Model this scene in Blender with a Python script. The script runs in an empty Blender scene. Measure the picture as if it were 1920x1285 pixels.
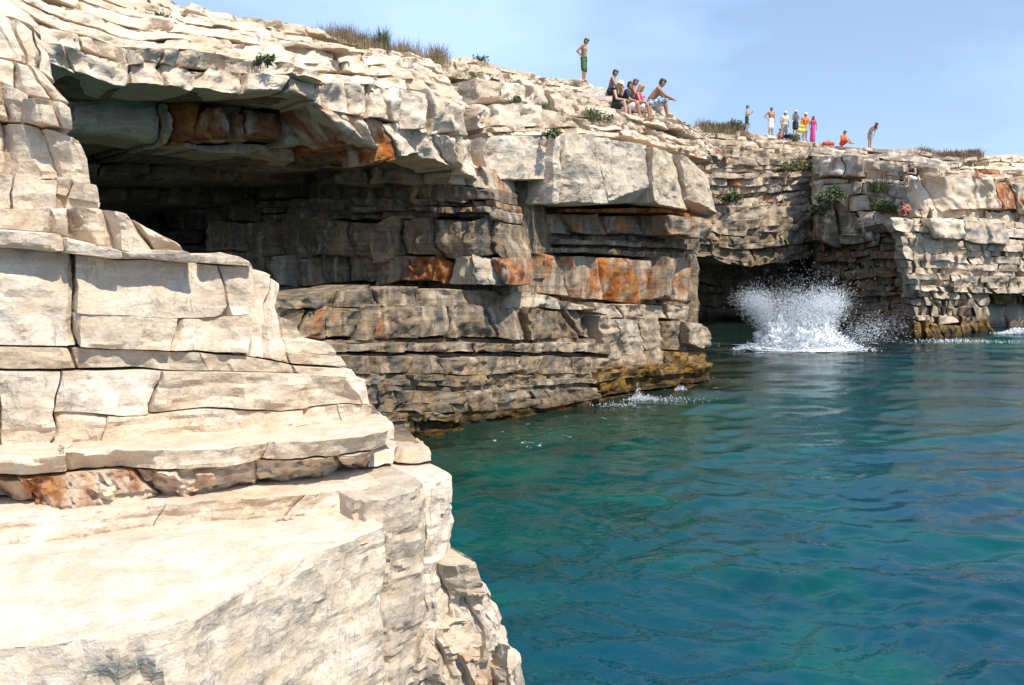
import bpy, math, random
import numpy as np
from mathutils import Vector, Matrix

# ------------------------------------------------------------------ camera, sky, sun, exposure
F_PX, CX, CY, CAMZ, PITCH = 1464.0, 960.0, 642.5, 3.4, math.radians(5.56)
sc = bpy.context.scene
col = sc.collection
cam_d = bpy.data.cameras.new('camera')
cam_d.sensor_width = 36.0
cam_d.lens = 36.0 * F_PX / 1920.0
cam_d.clip_start, cam_d.clip_end = 0.05, 6000
cam = bpy.data.objects.new('camera', cam_d)
col.objects.link(cam)
cam.location = (0, 0, CAMZ)
cam.rotation_euler = (math.radians(90) - PITCH, 0, 0)
sc.camera = cam

SUN_EL, SUN_AZ = math.radians(54), math.radians(138)   # azimuth clockwise from +Y (view direction)
world = bpy.data.worlds.new('World')
sc.world = world
world.use_nodes = True
wn, wl = world.node_tree.nodes, world.node_tree.links
wn.clear()
w_out = wn.new('ShaderNodeOutputWorld')
w_bg = wn.new('ShaderNodeBackground')
w_sky = wn.new('ShaderNodeTexSky')
w_sky.sky_type = 'NISHITA'
w_sky.sun_disc = False
w_sky.sun_elevation = SUN_EL
w_sky.sun_rotation = SUN_AZ
w_sky.air_density, w_sky.dust_density, w_sky.ozone_density = 1.0, 0.6, 1.5
w_tc = wn.new('ShaderNodeTexCoord')
w_map = wn.new('ShaderNodeMapping')
w_map.inputs['Scale'].default_value = (1.0, 1.0, 2.4)
w_map.inputs['Location'].default_value = (0.35, 0.1, 0.2)
w_no = wn.new('ShaderNodeTexNoise')
w_no.inputs['Scale'].default_value = 2.0
w_no.inputs['Detail'].default_value = 4.0
w_no.inputs['Roughness'].default_value = 0.5
w_ramp = wn.new('ShaderNodeValToRGB')
w_ramp.color_ramp.elements[0].position = 0.40
w_ramp.color_ramp.elements[0].color = (0.36, 0.36, 0.36, 1)
w_ramp.color_ramp.elements[1].position = 0.62
w_mix = wn.new('ShaderNodeMix'); w_mix.data_type = 'RGBA'
w_mul = wn.new('ShaderNodeMath'); w_mul.operation = 'MULTIPLY'; w_mul.inputs[1].default_value = 0.92
wl.new(w_tc.outputs['Generated'], w_map.inputs['Vector'])
wl.new(w_map.outputs['Vector'], w_no.inputs['Vector'])
wl.new(w_no.outputs['Fac'], w_ramp.inputs['Fac'])
wl.new(w_ramp.outputs['Color'], w_mul.inputs[0])
wl.new(w_mul.outputs[0], w_mix.inputs['Factor'])
wl.new(w_sky.outputs['Color'], w_mix.inputs['A'])
w_mix.inputs['B'].default_value = (4.9, 6.8, 10.4, 1)      # thin bright cloud veil
wl.new(w_mix.outputs['Result'], w_bg.inputs['Color'])
w_bg.inputs['Strength'].default_value = 0.125
wl.new(w_bg.outputs['Background'], w_out.inputs['Surface'])

sun_d = bpy.data.lights.new('sun', 'SUN')
sun_d.energy, sun_d.angle, sun_d.color = 5.0, math.radians(0.5), (1.0, 0.93, 0.82)
sun = bpy.data.objects.new('sun', sun_d)
col.objects.link(sun)
to_sun = Vector((math.sin(SUN_AZ) * math.cos(SUN_EL), math.cos(SUN_AZ) * math.cos(SUN_EL), math.sin(SUN_EL)))
sun.rotation_euler = to_sun.to_track_quat('Z', 'Y').to_euler()
sun.location = to_sun * 60

vs = sc.view_settings
vs.view_transform, vs.look, vs.exposure, vs.gamma, vs.use_curve_mapping = 'Standard', 'None', 0.20, 1.0, False

sc.cycles.max_bounces, sc.cycles.diffuse_bounces, sc.cycles.glossy_bounces = 5, 3, 2
sc.cycles.caustics_reflective = sc.cycles.caustics_refractive = False

# ------------------------------------------------------------------ helpers
rng = np.random.default_rng(11)
random.seed(5)
CAM = np.array([0.0, 0.0, CAMZ])
cp, sp = math.cos(PITCH), math.sin(PITCH)

def ray(u, y):
    x, v = (u - CX) / F_PX, (CY - y) / F_PX
    return np.array([x, cp + v * sp, v * cp - sp])

def at_d(u, y, d):                       # point on a pixel's ray at forward distance d
    r = ray(u, y); return CAM + r * (d / r[1])

def at_z(u, y, z):                       # point where a pixel's ray meets a level surface
    r = ray(u, y); return CAM + r * ((z - CAMZ) / r[2])

def at_wall(u, y, wall, out):            # point where a pixel's ray meets a vertical wall, moved out towards the sea
    r = ray(u, y); best = None
    n = len(wall) - 1
    for i in range(n):
        p, q = np.array(wall[i]), np.array(wall[i + 1])
        e = q - p; L = math.hypot(*e); e = e / L
        nn = np.array([e[1], -e[0]])
        p2 = p + nn * out
        den = r[0] * e[1] - r[1] * e[0]
        if abs(den) < 1e-6: continue
        t = (p2[0] * e[1] - p2[1] * e[0]) / den
        s = (np.array([r[0], r[1]]) * t - p2) @ e / L
        lo = -9 if i == 0 else 0; hi = 10 if i == n - 1 else 1
        pen = max(lo - s, s - hi, 0) + (100 if t <= 0 else 0)
        if best is None or pen < best[0]: best = (pen, t, nn)
    return CAM + r * best[1], best[2]

def lerp_line(pts, f):                   # polyline by fraction of its u range
    u0, u1 = pts[0][0], pts[-1][0]
    u = u0 + (u1 - u0) * f
    return u, float(np.interp(u, [p[0] for p in pts], [p[1] for p in pts]))

def _hash(ix, iy, iz, seed):
    h = (ix * 374761393 + iy * 668265263 + iz * 2147483647 + seed * 1274126177) & 0xffffffff
    h = ((h ^ (h >> 13)) * 1274126177) & 0xffffffff
    h = ((h ^ (h >> 16)) * 2246822519) & 0xffffffff
    return ((h ^ (h >> 15)) & 0xffff) / 32767.5 - 1.0

def vnoise(p, seed=0):
    i = np.floor(p).astype(np.int64); f = p - i
    f = f * f * f * (f * (f * 6 - 15) + 10)
    r = 0
    for dx in (0, 1):
        wx = f[:, 0] if dx else 1 - f[:, 0]
        for dy in (0, 1):
            wy = f[:, 1] if dy else 1 - f[:, 1]
            for dz in (0, 1):
                wz = f[:, 2] if dz else 1 - f[:, 2]
                r = r + wx * wy * wz * _hash(i[:, 0] + dx, i[:, 1] + dy, i[:, 2] + dz, seed)
    return r

def fbm(p, octaves=3, seed=0, gain=0.5):
    a, s, r = 1.0, 1.0, 0
    for k in range(octaves):
        r = r + a * vnoise(p * s + 17.3 * k, seed + k); a *= gain; s *= 2.1
    return r

def fracture(p, seed=0):
    """Cells of broken rock: each cell is a small tilted plane standing in or out."""
    i = np.floor(p - .5).astype(np.int64)
    best = np.full(len(p), 1e9); h = np.zeros(len(p))
    for dx in (0, 1):
        for dy in (0, 1):
            for dz in (0, 1):
                a, b, c = i[:, 0] + dx, i[:, 1] + dy, i[:, 2] + dz
                h0, h1, h2 = _hash(a, b, c, seed), _hash(a, b, c, seed + 1), _hash(a, b, c, seed + 2)
                ex, ey, ez = p[:, 0] - a - .5 - .34 * h0, p[:, 1] - b - .5 - .34 * h1, p[:, 2] - c - .5 - .34 * h2
                d = ex * ex + ey * ey + ez * ez
                v = .55 * _hash(a, b, c, seed + 3) + .6 * (ex + ey) * h2 + .45 * ez * h0
                m = d < best
                best = np.where(m, d, best); h = np.where(m, v, h)
    return h

def mesh_obj(name, verts, faces, mat, parent=None, smooth=True, sharp=None, origin=None):
    verts = np.asarray(verts, dtype=np.float64)
    o0 = np.zeros(3) if origin is None else np.asarray(origin, float)
    me = bpy.data.meshes.new(name)
    faces = np.asarray(faces) if not isinstance(faces, list) else faces
    if isinstance(faces, np.ndarray):
        n, k = faces.shape
        me.vertices.add(len(verts)); me.vertices.foreach_set('co', (verts - o0).ravel())
        me.loops.add(n * k); me.loops.foreach_set('vertex_index', faces.ravel().astype(np.int32))
        me.polygons.add(n)
        me.polygons.foreach_set('loop_start', np.arange(0, n * k, k, dtype=np.int32))
        me.update(calc_edges=True)
    else:
        me.from_pydata([tuple(v) for v in verts - o0], [], faces); me.update()
    if smooth:
        me.polygons.foreach_set('use_smooth', np.ones(len(me.polygons), dtype=bool))
        if sharp: me.set_sharp_from_angle(angle=math.radians(sharp))
    if mat: me.materials.append(mat)
    o = bpy.data.objects.new(name, me)
    o.location = o0
    col.objects.link(o)
    if parent:
        o.parent = parent
        o.matrix_parent_inverse = Matrix.Translation(-Vector(parent.location)) if parent.type == 'EMPTY' and parent.rotation_euler.z == 0 else parent.matrix_basis.inverted()
    return o

def empty(name, loc=(0, 0, 0)):
    o = bpy.data.objects.new(name, None); o.location = loc; o.empty_display_size = 0.3
    col.objects.link(o); return o

def tag(o, label=None, cat=None, group=None, kind=None):
    if label: o['label'] = label
    if cat: o['category'] = cat
    if group: o['group'] = group
    if kind: o['kind'] = kind
    return o

# ------------------------------------------------------------------ materials
class NT:
    def __init__(s, name):
        s.m = bpy.data.materials.new(name); s.m.use_nodes = True
        s.n, s.l = s.m.node_tree.nodes, s.m.node_tree.links
        s.b = s.n['Principled BSDF']
    def new(s, t, **kw):
        x = s.n.new(t)
        for k, v in kw.items():
            if k in x.inputs: s.put(x.inputs[k], v)
            else: setattr(x, k, v)
        return x
    def put(s, sock, v):
        if hasattr(v, 'is_linked') or hasattr(v, 'links'): s.l.new(v, sock)
        else: sock.default_value = v
    def math(s, op, a, b=0.0, clamp=False):
        x = s.n.new('ShaderNodeMath'); x.operation = op; x.use_clamp = clamp
        s.put(x.inputs[0], a); s.put(x.inputs[1], b); return x.outputs[0]
    def mix(s, f, a, b, blend='MIX'):
        x = s.n.new('ShaderNodeMix'); x.data_type = 'RGBA'; x.blend_type = blend
        s.put(x.inputs['Factor'], f); s.put(x.inputs['A'], a); s.put(x.inputs['B'], b); return x.outputs['Result']
    def mapr(s, v, a, b, c=0.0, d=1.0):
        x = s.n.new('ShaderNodeMapRange'); s.put(x.inputs[0], v)
        for i, q in enumerate((a, b, c, d)): x.inputs[i + 1].default_value = q
        return x.outputs[0]
    def noise(s, vec, scale, detail=4.0, rough=0.55, dist=0.0):
        x = s.n.new('ShaderNodeTexNoise'); s.put(x.inputs['Vector'], vec)
        x.inputs['Scale'].default_value = scale; x.inputs['Detail'].default_value = detail
        x.inputs['Roughness'].default_value = rough; x.inputs['Distortion'].default_value = dist
        return x.outputs['Fac']
    def scale(s, vec, xyz):
        x = s.n.new('ShaderNodeMapping'); s.put(x.inputs['Vector'], vec); x.inputs['Scale'].default_value = xyz
        return x.outputs['Vector']

def C(r, g, b): return (r, g, b, 1.0)

def rock_material(name, detail=1.0, near=False):
    """Bedded limestone; the object colour carries how rusty (R), how grey-weathered or darkened for shade (G) and how algae-covered (B) one block is."""
    t = NT(name)
    pos = t.new('ShaderNodeNewGeometry').outputs['Position']
    info = t.new('ShaderNodeObjectInfo')
    sep = t.new('ShaderNodeSeparateColor'); t.l.new(info.outputs['Color'], sep.inputs[0])
    rust, grey, alg = sep.outputs[0], sep.outputs[1], sep.outputs[2]
    rnd = info.outputs['Random']
    big = t.noise(pos, 0.55, 3)
    mid = t.noise(pos, 3.2 * detail, 4, 0.6)
    fine = t.noise(pos, 26 * detail, 3, 0.65)
    bedv = t.scale(pos, (0.5, 0.5, 9.0))
    bed = t.noise(bedv, 1.6 * detail, 3, 0.6)
    drip = t.noise(t.scale(pos, (3.2, 3.2, 0.35)), 1.3 * detail, 3, 0.6)
    # colour of clean limestone
    c = t.mix(t.mapr(mid, 0.36, 0.66), C(0.61, 0.475, 0.335), C(0.73, 0.63, 0.505))
    c = t.mix(t.mapr(bed, 0.48, 0.72, 0, 0.55), c, C(0.77, 0.665, 0.535))
    c = t.mix(t.mapr(big, 0.52, 0.72, 0, 0.35), c, C(0.62, 0.43, 0.28))
    c = t.mix(t.mapr(t.noise(t.scale(pos, (1, 1, 2.2)), 1.1, 5), 0.56, 0.70, 0, 0.25), c, C(0.48, 0.40, 0.32))
    c = t.mix(t.math('MULTIPLY', t.mapr(fine, 0.52, 0.70), 0.35), c, C(0.34, 0.25, 0.17))
    c = t.mix(t.mapr(t.noise(t.scale(pos, (.5, 2.6, 5.0)), 1.2 * detail, 4, .6), .50, .66, 0, .55 if near else .38), c, C(0.60, 0.44, 0.29))
    # grey-brown weathered crust, also the dark tone painted in for cave shade
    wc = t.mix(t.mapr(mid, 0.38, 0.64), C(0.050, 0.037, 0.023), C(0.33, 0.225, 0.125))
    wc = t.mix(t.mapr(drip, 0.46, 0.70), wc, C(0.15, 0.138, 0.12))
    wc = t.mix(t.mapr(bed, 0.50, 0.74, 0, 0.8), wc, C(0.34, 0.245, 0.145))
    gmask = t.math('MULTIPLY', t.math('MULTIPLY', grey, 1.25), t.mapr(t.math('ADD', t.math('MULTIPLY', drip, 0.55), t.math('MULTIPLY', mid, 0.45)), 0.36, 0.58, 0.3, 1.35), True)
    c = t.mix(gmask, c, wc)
    # rust
    rc = t.mix(t.mapr(t.noise(pos, 2.4, 6), 0.4, 0.6), C(0.40, 0.13, 0.03), C(0.15, 0.038, 0.016))
    rc = t.mix(t.mapr(mid, 0.45, 0.68), rc, C(0.52, 0.235, 0.07))
    rn = t.math('ADD', t.math('MULTIPLY', t.noise(pos, 1.5 * detail, 5, .6), 0.75), t.math('MULTIPLY', drip, 0.45))
    rm = t.math('SUBTRACT', t.math('ADD', rn, t.math('MULTIPLY', rust, 0.60)), 0.88)
    c = t.mix(t.mapr(rm, 0.0, 0.16, 0, .95), c, rc)
    # algae and tidal band
    z = t.new('ShaderNodeSeparateXYZ'); t.l.new(pos, z.inputs[0])
    ac = t.mix(t.mapr(mid, 0.36, 0.62), C(0.07, 0.042, 0.012), C(0.34, 0.185, 0.04))
    ac = t.mix(t.mapr(bed, 0.52, 0.7), ac, C(0.26, 0.16, 0.035))
    ac = t.mix(t.mapr(t.noise(t.scale(pos, (1, 1, 3)), 2.6 * detail, 5, .65), .46, .62, 0, .85), ac, C(0.045, 0.036, 0.018))
    am = t.math('SUBTRACT', t.math('ADD', t.math('MULTIPLY', t.noise(pos, 1.4, 5, .6), 0.9), alg), 0.66)
    c = t.mix(t.mapr(am, 0.0, 0.3), c, ac)
    wet = t.mapr(t.math('ADD', z.outputs[2], t.math('MULTIPLY', mid, 0.3)), 0.30, 0.60, 0.4, 1.0)
    wv = t.new('ShaderNodeVectorMath', operation='SCALE'); t.l.new(c, wv.inputs[0]); t.l.new(wet, wv.inputs['Scale'])
    c = wv.outputs[0]
    # hairline cracks with dirt in them
    if not near:
        def hairs(vec, sc_, w):
            return t.mapr(t.math('ABSOLUTE', t.math('SUBTRACT', t.noise(vec, sc_, 3, 0.55), 0.5)), 0.0, w, 1.0, 0.0)
        crack = t.math('MULTIPLY', hairs(t.scale(pos, (.35, .35, 3.2)), 1.1 * detail, .010), t.mapr(big, 0.46, 0.54, 1.0, 0.0))
        c = t.mix(t.math('MULTIPLY', crack, 0.4), c, C(0.16, 0.105, 0.06))
    else:
        nz = t.new('ShaderNodeSeparateXYZ'); t.l.new(t.new('ShaderNodeNewGeometry').outputs['True Normal'], nz.inputs[0])
        steep = t.mapr(t.math('ABSOLUTE', nz.outputs[2]), .3, .6, 1.0, 0.0)
        ln = t.mapr(t.math('ABSOLUTE', t.math('SUBTRACT', t.noise(t.scale(pos, (2.2, 2.2, .22)), 1.0, 5, .6), .5)), 0.0, .005, 1.0, 0.0)
        crack = t.math('MULTIPLY', t.math('MULTIPLY', ln, steep), t.mapr(mid, .46, .56))
        c = t.mix(t.math('MULTIPLY', crack, .55), c, C(0.20, 0.13, 0.08))
    # block to block tone
    hv = t.new('ShaderNodeHueSaturation'); t.l.new(c, hv.inputs['Color'])
    t.l.new(t.mapr(rnd, 0, 1, 0.90 if near else 0.92, 0.97 if near else 1.06), hv.inputs['Value']); t.l.new(t.mapr(rnd, 0, 1, 1.08, 0.9), hv.inputs['Saturation'])
    t.l.new(hv.outputs[0], t.b.inputs['Base Color'])
    t.b.inputs['Roughness'].default_value = 0.86
    t.b.inputs['Specular IOR Level'].default_value = 0.25
    def shards(scale_, amp):
        wn_ = t.new('ShaderNodeTexNoise'); t.l.new(pos, wn_.inputs['Vector']); wn_.inputs['Scale'].default_value = scale_ * .6; wn_.inputs['Detail'].default_value = 2
        ws = t.new('ShaderNodeVectorMath', operation='SCALE'); t.l.new(wn_.outputs['Color'], ws.inputs[0]); ws.inputs['Scale'].default_value = .9 / scale_
        wa = t.new('ShaderNodeVectorMath', operation='ADD'); t.l.new(t.scale(pos, (1, 1, 1.5)), wa.inputs[0]); t.l.new(ws.outputs[0], wa.inputs[1])
        vo = t.new('ShaderNodeTexVoronoi'); t.l.new(wa.outputs[0], vo.inputs['Vector']); vo.inputs['Scale'].default_value = scale_
        df = t.new('ShaderNodeVectorMath', operation='SUBTRACT'); t.l.new(wa.outputs[0], df.inputs[0]); t.l.new(vo.outputs['Position'], df.inputs[1])
        cs = t.new('ShaderNodeVectorMath', operation='SUBTRACT'); t.l.new(vo.outputs['Color'], cs.inputs[0]); cs.inputs[1].default_value = (.5, .5, .5)
        dt = t.new('ShaderNodeVectorMath', operation='DOT_PRODUCT'); t.l.new(df.outputs[0], dt.inputs[0]); t.l.new(cs.outputs[0], dt.inputs[1])
        hh = t.math('ADD', t.math('MULTIPLY', dt.outputs['Value'], scale_ * 2.0), t.math('MULTIPLY', vo.outputs['Distance'], .25))
        return t.math('MULTIPLY', hh, amp), vo
    sh1, _ = shards(4.2 * detail, .30)
    sh2 = 0.0 if detail < .8 else shards(12.0 * detail, .12)[0]
    h = t.math('ADD', t.math('MULTIPLY', mid, 0.35), t.math('MULTIPLY', fine, 0.14))
    h = t.math('ADD', h, t.math('ADD', sh1, sh2))
    h = t.math('ADD', h, t.math('MULTIPLY', bed, 0.10))
    bp = t.new('ShaderNodeBump'); bp.inputs['Strength'].default_value = 0.9; bp.inputs['Distance'].default_value = 0.085 / detail
    t.l.new(h, bp.inputs['Height']); t.l.new(bp.outputs[0], t.b.inputs['Normal'])
    return t.m

M_NEAR = rock_material('limestone_near', 1.5, True)
M_ROCK = rock_material('limestone', 1.0)
M_FAR = rock_material('limestone_far', 0.6)

# ------------------------------------------------------------------ rock blocks
def box_shell(ga, gb, gc):
    na, nb, nc = len(ga), len(gb), len(gc)
    I, J, K = np.meshgrid(np.arange(na), np.arange(nb), np.arange(nc), indexing='ij')
    shell = (I == 0) | (I == na - 1) | (J == 0) | (J == nb - 1) | (K == 0)
    idx = -np.ones((na, nb, nc), dtype=np.int64); idx[shell] = np.arange(shell.sum())
    L = np.stack([ga[I[shell]], gb[J[shell]], gc[K[shell]]], 1)
    def quads(S, flip):
        a, b, c_, d = S[:-1, :-1], S[1:, :-1], S[1:, 1:], S[:-1, 1:]
        q = np.stack([a, b, c_, d] if not flip else [a, d, c_, b], -1)
        return q.reshape(-1, 4)
    f = [quads(idx[:, :, 0], False), quads(idx[:, 0, :], True), quads(idx[:, -1, :], False),
         quads(idx[0, :, :], False), quads(idx[-1, :, :], True)]
    return L, np.concatenate(f)

def axis(n_len, res, r, back=False):
    n = max(2, int(math.ceil(n_len / res)))
    g = np.linspace(0, n_len, n + 1)
    if n_len > 3.2 * r:
        e = [0.0, 0.35 * r, r]
        lo = np.array(e); hi = n_len - lo[::-1]
        mid = np.linspace(r, n_len - r, max(2, int(math.ceil((n_len - 2 * r) / res))) + 1)[1:-1]
        g = np.concatenate([lo, mid, [n_len] if back else hi])
    return g

def rock_block(parent, T, B, N, depth, mat, res=0.06, r=0.03, chips=6, chip=0.12, facets=3, facet=0.06,
               rough=0.03, strata=0.0, color=(0, 0, 0), gap=0.012, name='rock_block', cres=None, warp=0.05, seed_r=None, frac=0.0, fsize=.4, sharp=20):
    """T, B: matching 3D polylines of the front face's top and bottom edges; N: inward unit vector."""
    R = seed_r or rng
    T, B = np.asarray(T, float), np.asarray(B, float)
    seg = np.r_[0, np.cumsum(np.linalg.norm(np.diff((T + B) / 2, axis=0), axis=1))]
    W = seg[-1]; H = float(np.mean(np.linalg.norm(T - B, axis=1)))
    if W < 0.02 or H < 0.01: return None
    r = min(r, 0.3 * min(W, H))
    ga, gb = axis(W, res, r), axis(H, res, r)
    if cres or mat is M_NEAR: gc = axis(depth, cres or max(res * 1.8, depth / 14), r, True)
    else:                                                      # finer towards the exposed face
        gc = np.concatenate([[0, .4 * r, r], np.array([.8, 1.8, 3.2, 5.2, 8.0, 12.0]) * res]); gc = np.r_[gc[gc < depth * .92], depth]
    L, faces = box_shell(ga, gb, gc)
    size = np.array([W, H, depth])
    inner = np.clip(L, r, size - r); inner[:, 2] = np.maximum(L[:, 2], r)
    dv = L - inner; dl = np.linalg.norm(dv, axis=1, keepdims=True)
    k = np.where(dl > 1e-9, np.minimum(1, r / np.maximum(dl, 1e-9)), 1)
    L = inner + dv * k
    m = min(W, H, depth)
    for _ in range(chips):                                     # corners and edges knocked off
        sx, sy = R.choice([-1, 1]), R.choice([-1, 1])
        kind = R.random()
        n = np.array([sx * R.uniform(.3, 1), sy * R.uniform(.3, 1), -R.uniform(.3, 1.1)])
        if kind < .12: n[0] *= .12
        elif kind < .75: n[1] *= .12
        n /= np.linalg.norm(n)
        cpt = np.array([(W if sx > 0 else 0) if abs(n[0]) > .2 else R.uniform(0, W), (H if sy > 0 else 0) if abs(n[1]) > .2 else R.uniform(0, H), 0.0])
        s = (L - cpt) @ n + R.uniform(.15, 1.0) * min(chip, .35 * m)
        if W < 2 * H: w = 1.0
        else: w = np.clip((R.uniform(.4, 1.2) * max(H, .2) - np.abs(L[:, 0] - cpt[0])) / .05, 0, 1)
        L = L - (np.clip(s, 0, None) * w)[:, None] * n
    for _ in range(facets):                                    # broken facets on the front
        n = np.array([R.normal(0, .30), R.normal(0, .10), -1.0]); n /= np.linalg.norm(n)
        c0 = np.array([R.uniform(0, W), R.uniform(0, H), R.uniform(.2, 1) * min(facet, .3 * m)])
        s = (L - c0) @ n
        w = np.clip((R.uniform(.8, 2.0) * max(H, .25) - np.abs(L[:, 0] - c0[0]) - .3 * np.abs(L[:, 1] - c0[1])) / .04, 0, 1)
        L = L - (np.clip(s, 0, facet) * w)[:, None] * n
    a = np.clip(L[:, 0], gap, W - gap) if W > 4 * gap else L[:, 0]
    q = L[:, 1] / H
    P = np.empty_like(L)
    for i in range(3):
        P[:, i] = np.interp(a, seg, B[:, i]) * (1 - q) + np.interp(a, seg, T[:, i]) * q
    P += L[:, 2:3] * N
    fade = np.exp(-L[:, 2] / 1.5)
    if warp:
        for i, s0 in enumerate((1, 2)):
            P[:, i] += warp * fbm(P * np.array([1.1, 1.1, 1.7]), 2 if mat is M_FAR else 4, 40 + s0, .55)
        P[:, 2] += warp * .45 * fbm(P * 0.9, 2, 47)
    if strata:
        zz = P[:, 2] + .05 * vnoise(P * .5, 60)
        g = 0.0
        for sc_, am in ((9.0, .6), (21.0, .4)):
            kz = np.floor(zz * sc_ + .3 * vnoise(P * .7, 61)).astype(np.int64)
            g = g + am * _hash(kz, np.floor(P[:, 0] * .9 + kz * .37).astype(np.int64), kz * 0, 63)
        P += (g * strata * np.clip(1 - L[:, 2] / .2, 0, 1))[:, None] * N
    if frac:
        wv = .18 * np.stack([vnoise(P * 1.7, 90), vnoise(P * 1.7, 91), vnoise(P * 1.7, 92)], 1)
        sc3 = np.array([1, 1, 1.7]) / fsize
        fr = fracture((P + wv) * sc3, 95) + .45 * fracture((P + wv * .5) * sc3 * 2.7, 105) + .2 * fracture((P + wv * .3) * sc3 * 6.5, 115)
        P += (fr * frac * np.exp(-L[:, 2] / .5))[:, None] * N
    if rough:
        f1 = fbm(P * 2.3, 4, 70, .55)
        P += (f1 * rough * fade)[:, None] * (N * .8 + np.array([0, 0, .35]))
        f2 = np.abs(vnoise(P * 5.5, 80)); P += (f2 * rough * .55 * fade)[:, None] * N
    o = mesh_obj(name, P, faces[:, ::-1] if FLIP else faces, mat, parent, sharp > 0, sharp, origin=P.mean(0))
    o.color = (color[0], color[1], color[2], 1.0)
    return o
FLIP = False

CORES = {}
def add_core(parent, T, B, N, d0, d1):
    CORES.setdefault(parent.name, [parent, [], []])
    vs_, fs = CORES[parent.name][1:]
    n = len(T); b = len(vs_)
    T, B = np.asarray(T), np.asarray(B); T, B = T + (B - T) * .12, B + (T - B) * .10
    for j in range(n):
        for P, dd, dz in ((T, d0, .0), (B, d0, -.0), (B, d1, -.0), (T, d1, .0)):
            vs_.append(P[j] + N[j] * dd + np.array([0, 0, dz]))
    for j in range(n - 1):
        for k in range(4):
            fs.append((b + 4 * j + k, b + 4 * (j + 1) + k, b + 4 * (j + 1) + (k + 1) % 4, b + 4 * j + (k + 1) % 4))
    fs.append((b, b + 1, b + 2, b + 3)); e = b + 4 * (n - 1); fs.append((e + 3, e + 2, e + 1, e))

def bed(parent, wall, top, bot, out=0.0, depth=1.4, joints=None, width=None, jit=0.05, yaw=0.05, lean=0.0, vjit=0.0, color=(0, 0, 0),
        mat=None, core=3.0, name='rock_block', cvar=0.12, inward=None, zmode=None, ends=(0, 0), **kw):
    """One bed of rock between two traced edges, split into blocks at its joints. out: towards the sea, number or [(u, out)]."""
    mat = mat or M_ROCK
    u0, u1 = top[0][0], top[-1][0]
    of = (lambda u: out) if not isinstance(out, (list, tuple)) else (lambda u: float(np.interp(u, [p[0] for p in out], [p[1] for p in out])))
    cf = color if callable(color) else (lambda u, R: color)
    def pts(s, do, sb=None):
        ut, yt = lerp_line(top, s); ub, yb = lerp_line(bot, s if sb is None else sb)
        if callable(wall):
            return wall(ut, yt, 1, do), wall(ub, yb, 0, do), None
        t, n = at_wall(ut, yt, wall, of(ut) + do - lean); b, n2 = at_wall(ub, yb, wall, of(ub) + do)
        return t, b, -(n + n2) / np.linalg.norm(n + n2)
    if joints is None:
        t0, b0, _ = pts(0, 0); t1, b1, _ = pts(1, 0)
        Wm = np.linalg.norm(t1 - t0); w = width or (0.5, 1.4)
        ss, x = [0.0], 0.0
        while True:
            x += w[0] * .8 + (w[1] * 1.5 - w[0] * .8) * rng.random() ** 1.8
            if x > Wm - w[0] * .6: break
            ss.append(x / Wm)
        ss.append(1.0)
    else:
        ss = [0.0] + [(j - u0) / (u1 - u0) for j in joints] + [1.0]
    n = 24
    TT, BB, NN = [], [], []
    for s in np.linspace(0.0, 1.0, n):
        t, b, nn = pts(s, 0)
        NN.append(np.array([nn[0], nn[1], 0]) if inward is None else np.asarray(inward, float)); TT.append(t); BB.append(b)
    NN = [v / np.linalg.norm(v) for v in NN]
    if core:
        e = .04
        add_core(parent, TT[1:-1], BB[1:-1], NN[1:-1], depth * .45, depth + core)
    res_ = []
    Wt = np.linalg.norm(TT[-1] - TT[0]); Ht = np.linalg.norm(TT[12] - BB[12])
    sl = [0.0] + [float(np.clip(rng.normal(0, .16) * Ht / Wt, -.3 * min(ss[i + 1] - ss[i], ss[i] - ss[i - 1]), .3 * min(ss[i + 1] - ss[i], ss[i] - ss[i - 1]))) for i in range(1, len(ss) - 1)] + [0.0]
    for i in range(len(ss) - 1):
        s0, s1 = ss[i], ss[i + 1]
        j0, y0 = rng.normal(0, jit * .45) + (rng.normal(0, jit * 1.5) if rng.random() < .25 else 0), rng.normal(0, yaw)
        d0, d1 = sl[i], sl[i + 1]
        k = max(2, int((s1 - s0) * 24) + 2)
        T, B = [], []
        for q in np.linspace(0, 1, k):
            sq, dq = s0 + (s1 - s0) * q, d0 + (d1 - d0) * q
            t, b, _ = pts(sq + dq, j0 + y0 * (q - .5) * 2, sq - dq); T.append(t); B.append(b)
        if vjit:
            hv = Ht * vjit; ta, tb_, ba, bb_ = rng.normal(0, hv, 4); q_ = np.linspace(0, 1, k)
            T = [t + np.array([0, 0, ta + (tb_ - ta) * w]) for t, w in zip(T, q_)]; B = [t + np.array([0, 0, ba + (bb_ - ba) * w]) for t, w in zip(B, q_)]
        m = int((s0 + s1) / 2 * (n - 1)); N = NN[m]
        um = u0 + (u1 - u0) * (s0 + s1) / 2
        cc = np.array(cf(um, rng), float) + rng.normal(0, cvar, 3) * (np.array(cf(um, rng)) > .02)
        o = rock_block(parent, T, B, N, depth, mat, color=np.clip(cc, 0, 1), name=name, **kw)
        if o: res_.append(o)
    return res_

def flush_cores(mat=None):
    for k, (p, v, f) in CORES.items():
        o = mesh_obj('cliff_core', np.array(v), f, mat or M_ROCK, p, False)
        o.color = (0.05, 1, 0, 1)  # cores coloured dark to paint shade onto the cave ceiling
    CORES.clear()

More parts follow.
